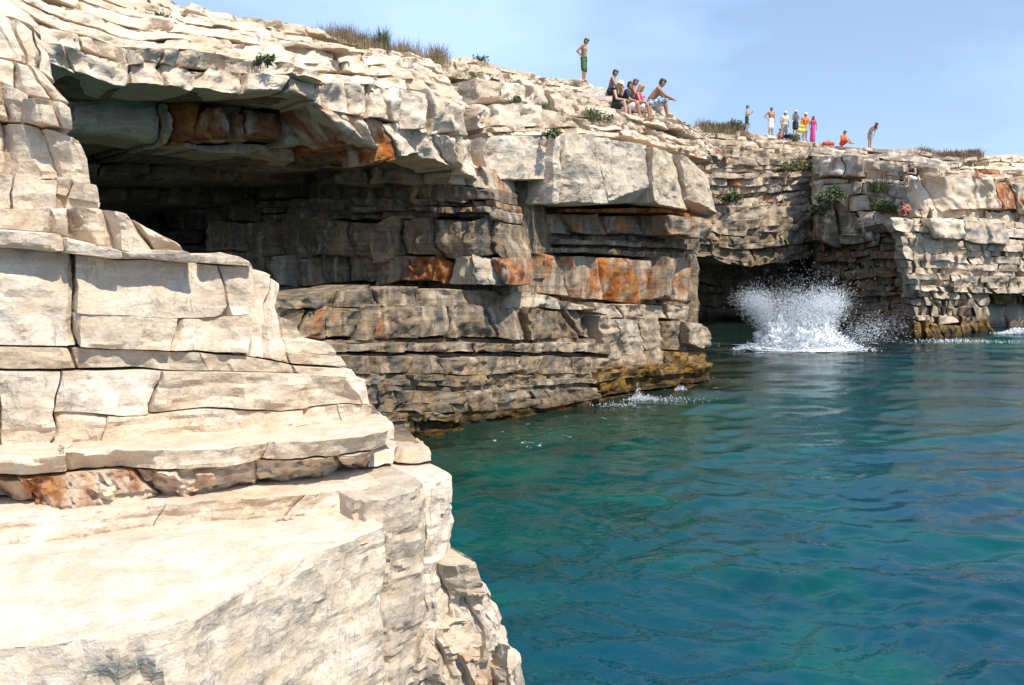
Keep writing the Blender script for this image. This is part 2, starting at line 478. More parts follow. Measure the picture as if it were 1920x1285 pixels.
def beds_auto(parent, wall, top, bot, n, out_f, minw, maxw, uneven=.35, **kw):
    """n thin beds between two traced lines."""
    th = rng.uniform(1 - uneven, 1 + uneven, n); fr = np.r_[0, np.cumsum(th) / th.sum()]
    us = np.linspace(top[0][0], top[-1][0], 8)
    ub = np.linspace(bot[0][0], bot[-1][0], 8)
    yt = [lerp_line(top, s)[1] for s in np.linspace(0, 1, 8)]; yb = [lerp_line(bot, s)[1] for s in np.linspace(0, 1, 8)]
    for k in range(n):
        mk = lambda f: [(us[i] * (1 - f) + ub[i] * f, yt[i] * (1 - f) + yb[i] * f) for i in range(8)]
        o = out_f(k, (fr[k] + fr[k + 1]) / 2)
        kk = dict(kw)
        if callable(kk.get('color_k')): kk['color'] = kk['color_k'](k, (fr[k] + fr[k + 1]) / 2)
        kk.pop('color_k', None)
        bed(parent, wall, mk(fr[k]), mk(fr[k + 1]), out=o, width=(minw, maxw), **kk)

# ------------------------------------------------------------------ near ledges (left foreground)
near = tag(empty('rock_ledges', (-2.5, 5.5, 0)), 'cream white limestone ledges stepping up the left foreground', 'rock ledges', kind='structure')
WF = [(-7.0, 3.83), (-3.33, 5.08), (-1.04, 5.86)]
NR = dict(mat=M_NEAR, strata=.013, res=0.028, r=0.002, rough=0.014, warp=0.05, gap=0.0, frac=.022, fsize=.42, vjit=.004, jit=.003, yaw=.002, chips=1, chip=.05, facets=2, facet=.02, depth=1.1, core=.5)
def drop(zt, zb, flare=0.0, inward=(-.6, .8, 0)):
    iv = np.array(inward, float); iv /= np.linalg.norm(iv)
    def f(u, y, top, do):
        if top: return at_z(u, y, zt) - iv * do
        p = at_z(u, y, zt); p = p - iv * (do + flare); p[2] = zb; return p
    return f
def level(zt, zb, inward=(-.6, .8, 0)):
    iv = np.array(inward, float); iv /= np.linalg.norm(iv)
    return lambda u, y, top, do: at_z(u, y, zt if top else zb) - iv * do
# big foreground block with a broad sloping top
IV = (-.58, .82, 0)
e8 = [(-260, 1212), (0, 1222), (224, 1225), (253, 1204), (362, 1167), (460, 1106), (600, 1040), (660, 1018), (735, 986)]
bed(near, drop(1.75, .35, .10, IV), e8, e8, joints=[], inward=IV, **{**NR, 'depth': 2.2, 'r': .02, 'chips': 5, 'chip': .08, 'facets': 7, 'facet': .05, 'res': .032, 'rough': .016, 'frac': .02, 'fsize': .45}, cres=.05, color=(.05, 0, 0))
# its broken end columns
bed(near, level(1.70, .95, (-.9, .44, 0)), [(676, 1022), (712, 1000), (748, 992)], [(664, 1214), (705, 1188), (742, 1160)], joints=[], inward=(-.9, .44, 0), **{**NR, 'depth': .8, 'chips': 5, 'facets': 8, 'rough': .05}, color=(.05, .05, 0))
# slab above the big block, long crack line along its foot
bed(near, level(1.885, 1.745, IV), [(-260, 985), (0, 985), (150, 968), (300, 948), (450, 938), (560, 930), (690, 915), (730, 905)],
    [(-260, 1040), (0, 1030), (60, 1029), (150, 1011), (300, 988), (450, 975), (600, 968), (690, 955)], joints=[310, 575], inward=IV, **{**NR, 'depth': 1.3, 'core': 0}, cres=.05, color=(.08, 0, 0))
e7 = [(690, 952), (760, 934), (805, 922), (850, 906), (868, 897)]
bed(near, drop(1.88, .45, .07, IV), e7, e7, joints=[806], inward=IV, **{**NR, 'depth': 1.0, 'core': 0, 'chips': 4, 'facets': 6, 'facet': .05, 'frac': .04}, color=(0, .2, 0))
# crumbly reddish bed
bed(near, level(2.085, 1.885, (-.3, .95, 0)), [(30, 893), (60, 896), (200, 890), (330, 885), (450, 876), (600, 866), (700, 852)],
    [(45, 940), (75, 962), (200, 955), (330, 935), (450, 915), (600, 900), (700, 884)], joints=[268, 470, 640], inward=(-.3, .95, 0),
    **{**NR, 'jit': .02, 'frac': .07, 'fsize': .2, 'rough': .04, 'chips': 6, 'chip': .12, 'facets': 8, 'res': .028}, color=(.48, .12, 0), cvar=.04)
bed(near, level(2.06, 1.9, (-.3, .95, 0)), [(-260, 900), (0, 895), (44, 897)], [(-260, 945), (0, 935), (60, 945)], joints=[-60], inward=(-.3, .95, 0), **{**NR, 'rough': .05}, color=(.4, .1, 0))
# pale slab over it
bed(near, level(2.225, 2.105, (-.3, .95, 0)), [(-260, 872), (0, 862), (124, 852)], [(-260, 900), (0, 889), (124, 884)], joints=[], inward=(-.3, .95, 0), **NR, color=(.05, .1, 0))
bed(near, level(2.225, 2.10, (-.3, .95, 0)), [(124, 850), (300, 848), (500, 836), (650, 826), (712, 814)], [(124, 884), (200, 880), (300, 884), (450, 873), (600, 861), (712, 842)], joints=[490], inward=(-.3, .95, 0), **{**NR, 'rough': .04, 'chips': 5}, cres=.05, color=(.15, 0, 0))
bed(near, level(2.2, 2.08, (-.3, .95, 0)), [(690, 806), (735, 800)], [(690, 838), (738, 830)], joints=[], inward=(-.3, .95, 0), **{**NR, 'depth': .8, 'rough': .05}, color=(.3, .05, 0))
bed(near, level(2.0, 1.9, (-.3, .95, 0)), [(696, 850), (800, 838)], [(696, 880), (806, 868)], joints=[745], inward=(-.3, .95, 0), **{**NR, 'depth': .5, 'rough': .05}, color=(.12, .05, 0))
# wall of beds
bed(near, WF, inward=(-.66, .75, 0), top=[(-260, 690), (0, 697), (116, 698)], bot=[(-260, 858), (0, 842), (116, 834)], out=.0, joints=[-120, 2], **{**NR, 'facets': 4}, color=(.05, .25, 0))
bed(near, WF, inward=(-.66, .75, 0), top=[(118, 698), (240, 699), (500, 702), (680, 706), (700, 716)], bot=[(118, 770), (275, 780), (390, 764), (520, 772), (640, 760), (706, 762)], out=.0, joints=[300, 655], **{**NR, 'facets': 4, 'facet': .03}, color=(.05, .02, 0))
bed(near, WF, inward=(-.66, .75, 0), top=[(118, 771), (275, 781), (390, 765), (520, 773), (640, 761), (704, 763)], bot=[(118, 833), (200, 830), (370, 815), (460, 816), (550, 805), (702, 797)], out=.012, joints=[210, 560, 640], **{**NR, 'facets': 4, 'facet': .03, 'vjit': .03, 'lean': .02}, color=lambda u, R: (.55 if 600 < u < 640 else .08, .02, 0))
bed(near, WF, inward=(-.66, .75, 0), top=[(-260, 648), (0, 655), (140, 654), (200, 660), (380, 664), (470, 673), (545, 686)], bot=[(-260, 686), (0, 692), (230, 690), (330, 696), (460, 699), (548, 700)], out=-.05, joints=[-100, 130, 385], **NR, color=(.12, .05, 0))
bed(near, WF, inward=(-.66, .75, 0), top=[(540, 664), (640, 668)], bot=[(545, 684), (646, 686)], out=-.09, joints=[], **{**NR, 'depth': .7}, color=(.1, 0, 0))
bed(near, WF, inward=(-.66, .75, 0), top=[(548, 688), (655, 692)], bot=[(550, 701), (664, 704)], out=-.06, joints=[], **{**NR, 'depth': .7}, color=(.05, 0, 0))
bed(near, WF, inward=(-.66, .75, 0), top=[(535, 640), (620, 643)], bot=[(538, 663), (630, 665)], out=-.14, joints=[], **{**NR, 'depth': .7}, color=(0, 0, 0))
bed(near, WF, inward=(-.66, .75, 0), top=[(530, 600), (566, 608)], bot=[(532, 640), (572, 642)], out=-.2, joints=[], **{**NR, 'depth': .6, 'chips': 3}, color=(.05, 0, 0))
bed(near, WF, inward=(-.66, .75, 0), top=[(-260, 462), (0, 470), (60, 470), (138, 476)], bot=[(-260, 648), (0, 653), (140, 652)], out=-.02, joints=[-90], **{**NR, 'lean': .06, 'facets': 8}, color=(.04, 0, 0))
bed(near, WF, inward=(-.66, .75, 0), top=[(142, 482), (215, 492), (280, 490), (380, 498), (470, 508)], bot=[(142, 590), (260, 598), (370, 600), (470, 598)], out=-.03, joints=[420], **{**NR, 'lean': .05, 'facets': 5}, color=(.05, 0, 0))
bed(near, WF, inward=(-.66, .75, 0), top=[(142, 591), (260, 599), (370, 601), (470, 599)], bot=[(142, 652), (200, 658), (380, 662), (470, 671)], out=-.012, joints=[330], **{**NR, 'lean': .02, 'facets': 4, 'vjit': .02}, color=(.12, .05, 0))
bed(near, WF, inward=(-.66, .75, 0), top=[(470, 508), (500, 518), (520, 535)], bot=[(470, 671), (548, 684)], out=-.05, joints=[497], **{**NR, 'lean': .22, 'chips': 6, 'chip': .2, 'facets': 10}, color=(.08, .03, 0))
bed(near, WF, inward=(-.66, .75, 0), top=[(372, 481), (400, 477), (440, 487), (462, 498)], bot=[(372, 496), (400, 498), (440, 503), (470, 507)], out=-.02, joints=[], **{**NR, 'depth': .6}, color=(.05, .05, 0))
bed(near, WF, inward=(-.66, .75, 0), top=[(-260, 420), (0, 432), (100, 440), (180, 464), (250, 478), (300, 470), (345, 474)], bot=[(-260, 462), (0, 467), (60, 469), (140, 479), (215, 491), (270, 487), (368, 497)], out=.05, joints=[-80, 112, 218], **{**NR, 'r': .04}, color=(.08, .15, 0))
bed(near, WF, inward=(-.66, .75, 0), top=[(-260, 385), (0, 395), (90, 392), (190, 390), (240, 402), (285, 430), (330, 455)], bot=[(-260, 420), (0, 431), (100, 439), (180, 463), (250, 477), (350, 476)], out=-.2, joints=[-90, 92, 125, 205, 265], **{**NR, 'chips': 5, 'chip': .16, 'jit': .05}, color=(.12, 0, 0), cvar=.05)
bed(near, WF, inward=(-.66, .75, 0), top=[(-260, 318), (0, 325), (60, 332), (112, 335)], bot=[(-260, 385), (0, 396), (90, 394), (108, 392)], out=-.3, joints=[-110, 30], **{**NR, 'facets': 8}, color=(.05, 0, 0))
bed(near, WF, inward=(-.66, .75, 0), top=[(112, 328), (150, 336), (178, 345)], bot=[(112, 362), (150, 372), (184, 380)], out=-.42, joints=[138], **NR, color=(.06, .05, 0))
bed(near, WF, inward=(-.66, .75, 0), top=[(108, 362), (150, 372), (186, 380)], bot=[(108, 392), (150, 394), (192, 394)], out=-.46, joints=[], **NR, color=(.06, 0, 0))
bed(near, WF, inward=(-.66, .75, 0), top=[(-260, 205), (0, 222), (60, 228), (110, 240), (160, 262)], bot=[(-260, 318), (0, 325), (60, 332), (112, 330), (178, 346)], out=-.5, joints=[-120, 14, 100], **{**NR, 'chips': 4, 'facets': 9, 'facet': .07, 'jit': .05}, color=(.08, 0, 0))
bed(near, WF, inward=(-.66, .75, 0), top=[(58, 182), (100, 188), (126, 190), (142, 205)], bot=[(58, 222), (100, 232), (146, 240)], out=-.5, joints=[118], **{**NR, 'chips': 4}, color=(.25, 0, 0))
bed(near, WF, inward=(-.66, .75, 0), top=[(-260, 130), (0, 150), (60, 175)], bot=[(-260, 205), (0, 222), (62, 228)], out=-.65, joints=[-100, 20], **{**NR, 'chips': 4}, color=(.1, 0, 0))
bed(near, WF, inward=(-.66, .75, 0), top=[(-260, 90), (0, 108), (70, 125), (102, 150)], bot=[(-260, 130), (0, 150), (60, 178), (132, 190)], out=-.8, joints=[-100, 20, 62], **{**NR, 'chips': 5, 'jit': .06}, color=(.05, 0, 0))
bed(near, WF, inward=(-.66, .75, 0), top=[(-260, 0), (0, 30), (40, 45), (70, 62), (84, 92)], bot=[(-260, 90), (0, 108), (70, 125), (108, 152)], out=-1.0, joints=[-100, 24, 58], **{**NR, 'chips': 5, 'jit': .06, 'lean': .15}, color=(.12, .05, 0))
bed(near, WF, inward=(-.66, .75, 0), top=[(-260, -60), (0, -10), (30, 15), (56, 36)], bot=[(-260, 0), (0, 30), (40, 45), (72, 62)], out=-1.4, joints=[-60], **{**NR, 'chips': 4, 'lean': .2}, color=(.2, .1, 0))
# tumbled rocks down to the water
TB = {**NR, 'jit': .08, 'yaw': .09, 'chips': 6, 'chip': .18, 'facets': 9, 'facet': .10, 'rough': .05, 'frac': .06, 'fsize': .25, 'r': .012, 'depth': .75}
bed(near, level(1.34, 1.08, IV), [(850, 1062), (885, 1060), (914, 1056)], [(846, 1112), (885, 1118), (918, 1108)], joints=[], inward=IV, **{**NR, 'depth': .38, 'rough': .04, 'chips': 3}, color=(.1, .12, 0))
bed(near, drop(1.12, .7, .05, IV), [(735, 1125), (790, 1118), (850, 1120), (930, 1112), (954, 1104)], [(735, 1125), (790, 1118), (850, 1120), (930, 1112), (954, 1104)], joints=[800, 868, 915], inward=IV, **TB, color=(.2, .12, 0))
bed(near, drop(.92, .45, .08, IV), [(700, 1190), (790, 1178), (880, 1172), (950, 1160), (976, 1150)], [(700, 1190), (790, 1178), (880, 1172), (950, 1160), (976, 1150)], joints=[770, 842, 905], inward=IV, **TB, color=(.15, .15, 0))
bed(near, drop(.72, .2, .08, IV), [(650, 1245), (760, 1235), (860, 1225), (960, 1215), (994, 1200)], [(650, 1245), (760, 1235), (860, 1225), (960, 1215), (994, 1200)], joints=[730, 800, 880, 945], inward=IV, **TB, color=(.1, .2, 0))
bed(near, drop(.52, -.3, .1, IV), [(560, 1330), (740, 1300), (860, 1282), (970, 1262), (1010, 1246)], [(560, 1330), (740, 1300), (860, 1282), (970, 1262), (1010, 1246)], joints=[690, 800, 880, 955], inward=IV, **TB, color=(.1, .2, 0))
bed(near, drop(.28, -.8, .15, IV), [(500, 1460), (740, 1400), (900, 1345), (1000, 1312), (1028, 1296)], [(500, 1460), (740, 1400), (900, 1345), (1000, 1312), (1028, 1296)], joints=[650, 800, 920], inward=IV, **{**TB, 'core': 4}, color=(.1, .3, .1))

# ------------------------------------------------------------------ cave cliff and headland
def mass(name, loc, label): return tag(empty(name, loc), label, 'cliff', kind='structure')
cliff = mass('cave_roof', (-5, 14, 5), 'pale rock roof hanging over the big cave')
WA = [(-16.0, 1.25), (6.4, 23.65)]
WI = [(-9.0, 20.6), (-0.1, 16.75)]
MR = dict(mat=M_ROCK, vjit=.10, sharp=0, res=0.06, r=0.008, rough=0.03, warp=0.10, gap=0.003, frac=.095, fsize=.5, jit=.07, yaw=.05, chips=3, chip=.22, facets=4, facet=.12, depth=1.5, core=3.0)
# roof: upper slope, lip and hanging slabs
bed(cliff, WA, [(-50, 15), (60, 62), (250, 112), (350, 120), (470, 126), (560, 142), (604, 150)], [(-50, 55), (90, 103), (140, 128), (230, 155), (330, 160), (420, 167), (500, 168), (604, 186)], out=.1, joints=[140, 250, 312, 386, 470, 532], **{**MR, 'core': 9}, color=(.05, 0, 0))
bed(cliff, WA, [(-50, -40), (100, 42), (245, 88), (330, 85), (420, 96), (480, 110), (604, 132)], [(-50, 15), (60, 62), (250, 112), (350, 120), (470, 126), (560, 142), (604, 150)], out=[(0, -.3), (230, -.25), (260, .1), (604, .0)], joints=[60, 160, 246, 280, 312, 338, 470, 540], **{**MR, 'core': 8}, color=(.15, 0, 0))
beds_auto(cliff, WA, [(-50, -110), (100, -25), (250, 38), (400, 55), (620, 92)], [(-50, -40), (100, 42), (245, 88), (330, 85), (480, 110), (620, 134)], 3, lambda k, f: -.35 - (1 - f) * .9, .8, 2.6, **{**MR, 'lean': .10, 'core': 6}, color=(.12, .03, 0))
beds_auto(cliff, WA, [(100, -95), (200, -45), (285, -6), (320, 6), (420, 19), (500, 30), (560, 52), (620, 67), (720, 92)], [(100, -25), (250, 38), (400, 55), (620, 92), (720, 112)], 3, lambda k, f: -1.2 - (1 - f) * 2.6, .8, 2.6, **{**MR, 'lean': .12, 'jit': .16}, color=(.12, .08, 0))
# right-hand roof face
G = {**MR, 'chips': 5, 'facets': 9, 'facet': .22, 'core': 4, 'yaw': .12}
bed(cliff, WA, [(596, 148), (650, 152), (735, 160), (800, 168), (850, 182), (886, 205)], [(604, 188), (650, 205), (735, 222), (800, 236), (850, 245), (898, 262)], out=[(600, .1), (886, -.15)], joints=[650, 700, 735, 762, 812, 850], **G, color=(.1, 0, 0))
bed(cliff, WA, [(606, 190), (650, 206), (735, 223), (800, 237), (850, 246), (899, 263)], [(650, 246), (690, 266), (735, 290), (790, 284), (830, 292), (880, 318), (920, 350)], out=[(600, .0), (886, -.15)], joints=[640, 690, 733, 775, 828, 862], **G, color=lambda u, R: (.62 if u < 730 else .1, 0, 0))
beds_auto(cliff, WA, [(610, 92), (700, 100), (780, 112), (820, 128), (845, 150)], [(596, 148), (650, 152), (735, 160), (800, 168), (880, 200)], 3, lambda k, f: -.25 - (1 - f) * 1.2, .4, 1.1, **{**MR, 'lean': .1, 'jit': .14}, color=(.05, 0, 0))
beds_auto(cliff, WA, [(690, 88), (760, 100), (815, 112)], [(690, 102), (770, 112), (840, 138)], 2, lambda k, f: -1.6 - (1 - f) * 1.6, .5, 1.2, **{**MR, 'lean': .1, 'jit': .14}, color=(.15, .05, 0))
# hanging slabs under the lip
S = {**MR, 'core': 13, 'jit': .07}
bed(cliff, WA, [(60, 176), (140, 180), (230, 178), (300, 196)], [(60, 240), (145, 245), (240, 251), (300, 263)], out=-1.65, joints=[138], **{**S, 'facets': 3}, color=(0, .28, 0))
bed(cliff, WA, [(300, 196), (370, 205), (430, 196), (545, 210), (590, 206), (650, 190)], [(300, 263), (380, 262), (440, 256), (545, 262), (600, 268), (660, 276)], out=[(300, -1.55), (590, -1.35), (660, -.9)], joints=[320, 374, 402, 432, 478, 545, 600],
    **S, color=lambda u, R: (.35, .2, 0) if u < 320 or 545 < u < 600 else (.7, .15, 0) if u < 375 or 402 < u < 432 else (.78, .15, 0) if u < 545 else (.85, .5, 0), cvar=.03)
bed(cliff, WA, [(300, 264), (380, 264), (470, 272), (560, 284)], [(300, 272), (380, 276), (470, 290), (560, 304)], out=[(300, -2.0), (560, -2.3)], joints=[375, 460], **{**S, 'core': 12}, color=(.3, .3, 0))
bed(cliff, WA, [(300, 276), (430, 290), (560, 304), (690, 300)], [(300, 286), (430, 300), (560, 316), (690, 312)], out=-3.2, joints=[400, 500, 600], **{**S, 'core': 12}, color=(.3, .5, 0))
bed(cliff, WA, [(60, 306), (350, 316), (640, 320)], [(60, 330), (350, 336), (640, 338)], out=-5.0, joints=[190, 280, 420, 520], **{**S, 'core': 9, 'res': .12, 'vjit': .2}, color=(.1, 1, 0))  # inner ceiling courses, cave shade put into their dark colour
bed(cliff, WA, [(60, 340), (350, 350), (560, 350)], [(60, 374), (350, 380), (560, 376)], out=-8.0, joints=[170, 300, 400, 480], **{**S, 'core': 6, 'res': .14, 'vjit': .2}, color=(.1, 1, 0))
cliff = mass('cave_wall', (-4, 19, 2), 'dark bedded walls inside the big cave')
# cave right wall
def igrey_shade(u, R): return (.10 if u < 800 else .3, float(np.interp(u, [400, 700, 900], [1.0, 1.0, .7])), 0)  # darker further in: cave shade put into the rock colour
I_ = {**MR, 'chips': 4, 'chip': .3, 'facets': 6, 'facet': .18, 'strata': .06, 'core': 2.0, 'jit': .12, 'yaw': .10, 'width': (.6, 1.5)}
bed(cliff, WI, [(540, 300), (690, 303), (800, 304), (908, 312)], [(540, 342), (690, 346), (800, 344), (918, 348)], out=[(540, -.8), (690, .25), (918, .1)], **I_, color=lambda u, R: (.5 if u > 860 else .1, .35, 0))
bed(cliff, WI, [(400, 340), (690, 346), (800, 345), (920, 350)], [(400, 372), (690, 374), (920, 378)], out=[(400, -1.6), (690, -.25), (920, .05)], **I_, color=igrey_shade)
beds_auto(cliff, WI, [(380, 372), (690, 374), (926, 378)], [(380, 414), (690, 412), (800, 408), (934, 412)], 3, lambda k, f: [(400, -1.4), (560, -.5), (934, .0 + .1 * (k % 2))], .5, 1.3, **{k: v for k, v in I_.items() if k != 'width'}, color=igrey_shade)
bed(cliff, WI, [(380, 414), (575, 412), (690, 413), (800, 409), (936, 413)], [(380, 470), (575, 480), (690, 482), (800, 480), (942, 478)], out=[(380, -.8), (570, -.1), (580, .35), (690, .3), (710, .12), (942, .12)], joints=[450, 500, 576, 640, 690, 742, 802, 868, 908], **{k: v for k, v in I_.items() if k != 'width'}, color=igrey_shade)
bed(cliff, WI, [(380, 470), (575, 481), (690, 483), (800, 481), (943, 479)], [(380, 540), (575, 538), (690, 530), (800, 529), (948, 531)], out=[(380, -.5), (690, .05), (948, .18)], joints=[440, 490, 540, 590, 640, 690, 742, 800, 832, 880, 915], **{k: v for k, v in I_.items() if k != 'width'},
    color=lambda u, R: (.68, .4, 0) if 742 < u < 832 else (.45, .4, 0) if u > 832 else igrey_shade(u, R))
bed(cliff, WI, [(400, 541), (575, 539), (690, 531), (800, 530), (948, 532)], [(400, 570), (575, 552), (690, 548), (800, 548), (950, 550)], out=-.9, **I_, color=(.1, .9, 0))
# back of the cave, its deep shade painted in as dark rock
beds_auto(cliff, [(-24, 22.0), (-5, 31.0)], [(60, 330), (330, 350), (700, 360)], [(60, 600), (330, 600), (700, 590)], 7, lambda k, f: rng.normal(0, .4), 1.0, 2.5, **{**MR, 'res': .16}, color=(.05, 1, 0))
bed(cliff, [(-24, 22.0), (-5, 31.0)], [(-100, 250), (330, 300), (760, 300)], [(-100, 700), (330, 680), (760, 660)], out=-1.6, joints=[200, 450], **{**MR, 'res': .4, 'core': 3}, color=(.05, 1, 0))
cliff = mass('cliff_plinth', (2, 19, 0), 'stepped grey brown beds below the cave running down to the sea')
# stepped plinth down to the sea
def pc(u, R): return (.22, float(np.interp(u, [560, 760, 1000, 1140], [1.0, .9, .85, .75])), 0)
P = {**MR, 'res': .055, 'rough': .03, 'frac': .05, 'fsize': .4, 'vjit': .05, 'strata': .045, 'jit': .035, 'yaw': .025, 'warp': .06, 'chips': 2, 'chip': .12, 'facets': 3, 'facet': .07, 'depth': 1.6, 'core': 4.0}
bed(cliff, WA, [(430, 566), (560, 560), (640, 546), (700, 541), (820, 543), (958, 547)], [(430, 585), (560, 580), (640, 578), (760, 577), (958, 576)], out=-.55, joints=[500, 585, 640, 705, 790, 880], **P, color=pc)
bed(cliff, WA, [(958, 546), (1030, 554), (1090, 572), (1128, 588)], [(958, 576), (1030, 577), (1090, 582), (1134, 592)], out=-.45, joints=[1004, 1060], **P, color=(.1, .3, 0))
bed(cliff, WA, [(430, 585), (560, 580), (640, 578), (760, 577), (958, 576), (1080, 580), (1124, 600)], [(430, 650), (570, 640), (640, 637), (960, 634), (1130, 634)], out=[(430, -.4), (1000, -.2), (1124, -.3)], joints=[500, 580, 622, 680, 716, 800, 860, 930, 1000, 1082], **{**P, 'facets': 9, 'facet': .13, 'rough': .07}, color=lambda u, R: (.34 if u < 900 else .15, .8 if u < 880 else .75, 0))
bed(cliff, WA, [(430, 650), (570, 641), (640, 638), (960, 635), (1130, 635)], [(430, 655), (570, 646), (640, 644), (960, 643), (1130, 643)], out=-.62, joints=[560, 700, 860, 1000], **P, color=(.1, .95, 0))
bed(cliff, WA, [(430, 655), (570, 647), (640, 645), (960, 644), (1145, 644)], [(430, 670), (600, 661), (720, 660), (960, 661), (1145, 662)], out=-.28, joints=[520, 600, 650, 704, 762, 832, 890, 945, 1000, 1050, 1100], **P, color=lambda u, R: (.4 if 750 < u < 930 else .05, .75, 0))
bed(cliff, WA, [(430, 671), (600, 662), (960, 662), (1145, 663)], [(430, 678), (600, 669), (960, 669), (1145, 670)], out=-.6, joints=[640, 780, 900, 1020], **P, color=(.1, .95, 0))
bed(cliff, WA, [(430, 679), (600, 670), (960, 670), (1145, 671)], [(430, 708), (640, 702), (960, 703), (1142, 702)], out=-.14, joints=[560, 640, 700, 776, 832, 870, 935, 976, 1026, 1080, 1112], **P, color=lambda u, R: (.08, 1 if u < 770 else .8, 0))
beds_auto(cliff, WA, [(430, 710), (640, 703), (960, 704), (1125, 703)], [(430, 742), (640, 736), (960, 732), (1125, 728)], 3, lambda k, f: (-.22, -.05, -.18)[k], .5, 1.6, uneven=.15, **P, color=(.05, .95, 0))
beds_auto(cliff, WA, [(430, 743), (640, 737), (960, 733), (1120, 729)], [(430, 792), (700, 778), (960, 769), (1130, 748)], 2, lambda k, f: (-.02, .02)[k], .5, 1.5, uneven=.1, **P, color=(.05, .85, .1))
def alg(u, R): return (0, .5, float(np.interp(u, [700, 860, 1000, 1200], [.42, .55, .85, .9])))
beds_auto(cliff, WA, [(430, 793), (700, 779), (960, 770), (1130, 749), (1215, 735)], [(430, 850), (740, 834), (1000, 806), (1130, 768), (1215, 748)], 3, lambda k, f: (.02, -.05, .10)[k], .5, 1.4, uneven=.2, **{**P, 'rough': .06}, color=alg)
bed(cliff, WA, [(430, 846), (740, 830), (1000, 801), (1130, 764), (1215, 744), (1338, 716)], [(430, 900), (740, 885), (1000, 850), (1130, 806), (1215, 780), (1338, 748)], out=.12, width=(.6, 1.6), **P, color=(0, .5, .8))
# right end of the plinth
bed(cliff, WA, [(1126, 600), (1180, 598), (1244, 600)], [(1136, 661), (1180, 662), (1250, 660)], out=-.35, joints=[1160, 1205], **P, color=(.15, .45, 0))
bed(cliff, WA, [(1118, 568), (1200, 572), (1296, 575)], [(1126, 599), (1180, 597), (1298, 600)], out=-.75, joints=[1160, 1206, 1250], **P, color=(.1, .4, 0))
bed(cliff, WA, [(1244, 600), (1280, 600), (1302, 604)], [(1250, 660), (1290, 660), (1318, 660)], out=-.55, joints=[1278], **{**P, 'facets': 10, 'chips': 4}, color=(.25, .6, .1))
bed(cliff, WA, [(1296, 604), (1318, 606), (1332, 616)], [(1298, 645), (1318, 655), (1334, 650)], out=-.25, joints=[], **{**P, 'depth': .8, 'chips': 3}, color=(.1, .45, .1))
bed(cliff, WA, [(1136, 662), (1230, 661), (1322, 660)], [(1140, 690), (1230, 684), (1322, 684)], out=-.3, joints=[1175, 1210, 1250, 1290], **P, color=(.1, .6, .25))
beds_auto(cliff, WA, [(1130, 690), (1230, 684), (1338, 682)], [(1122, 746), (1230, 728), (1336, 712)], 4, lambda k, f: (-.02, .05, -.1, .02)[k], .4, 1.1, **P, color=(0, .4, .9))
cliff = mass('overhang_cliff', (3, 21, 3), 'recessed stained wall and great overhanging block right of the cave')
# solid rock behind the recessed courses
bed(cliff, WA, [(880, 360), (1100, 372), (1320, 386)], [(880, 600), (1100, 620), (1320, 640)], out=-3.4, joints=[1020, 1160], **{**MR, 'res': .2, 'core': 6}, color=(.1, 1, 0))
bed(cliff, WI, [(640, 296), (800, 290), (985, 290)], [(640, 560), (800, 560), (985, 560)], out=-1.9, joints=[760, 880], **{**MR, 'res': .2, 'core': 3}, color=(.1, 1, 0))
# wall under the overhang
O = {**P, 'res': .085, 'jit': .10, 'core': 3}
def oc(u, R): return (.58 if R.random() < .4 else .48, .6, 0)
bed(cliff, WA, [(945, 392), (1010, 402), (1120, 404), (1250, 402), (1338, 410)], [(945, 432), (1010, 438), (1120, 440), (1250, 440), (1344, 446)], out=[(945, -.7), (1000, -1.3), (1200, -1.2), (1260, -.3), (1344, .1)], joints=[995, 1024, 1070, 1135, 1190, 1250, 1300], **O, color=oc)
beds_auto(cliff, WA, [(945, 434), (1120, 441), (1250, 442), (1318, 446)], [(945, 471), (1120, 474), (1250, 484), (1312, 488)], 4, lambda k, f: (-1.5, -1.25, -1.6, -1.1)[k], .5, 1.5, **O, color=(.2, .85, 0))
bed(cliff, WA, [(950, 472), (1040, 474), (1120, 478), (1200, 486), (1308, 490)], [(952, 545), (1040, 556), (1120, 564), (1200, 568), (1304, 562)], out=[(950, -.75), (1150, -.8), (1304, -.4)], joints=[980, 1032, 1075, 1146, 1205, 1250, 1284], **{**O, 'facets': 9, 'facet': .16},
    color=lambda u, R: (.66, .4, 0) if u < 990 or u > 1284 else (.64, .5, 0) if u < 1032 else (.66, .5, 0) if 1146 < u < 1205 else (.5, .6, 0), cvar=.03)
bed(cliff, WA, [(952, 546), (1040, 556), (1120, 565), (1304, 563)], [(952, 556), (1040, 572), (1120, 580), (1304, 578)], out=-1.5, joints=[1050, 1150, 1230], **O, color=(.1, 1, 0))
# the great overhanging block
Q = {**MR, 'sharp': 14, 'vjit': .02, 'res': .065, 'rough': .02, 'frac': .035, 'fsize': 1.0, 'warp': .06, 'facets': 5, 'facet': .12, 'core': 3.5, 'depth': 2.2, 'jit': .08}
bed(cliff, WA, [(922, 256), (980, 258), (1042, 256)], [(926, 334), (980, 334), (1042, 334)], out=-.35, joints=[], **Q, color=(.05, 0, 0))
bed(cliff, WA, [(928, 336), (980, 336), (1042, 336)], [(942, 392), (990, 392), (1042, 384)], out=-.95, joints=[1000], **Q, color=(.45, .05, 0))
bed(cliff, WA, [(1042, 252), (1080, 250), (1140, 254), (1190, 262), (1238, 272), (1300, 290), (1344, 330)], [(1042, 384), (1068, 378), (1140, 384), (1190, 380), (1238, 378), (1300, 394), (1352, 412)], out=[(1042, .05), (1240, .15), (1350, .0)], joints=[1066, 1141, 1236, 1294], **{**Q, 'yaw': .14, 'chips': 4}, color=(.14, .08, 0), cvar=.06)
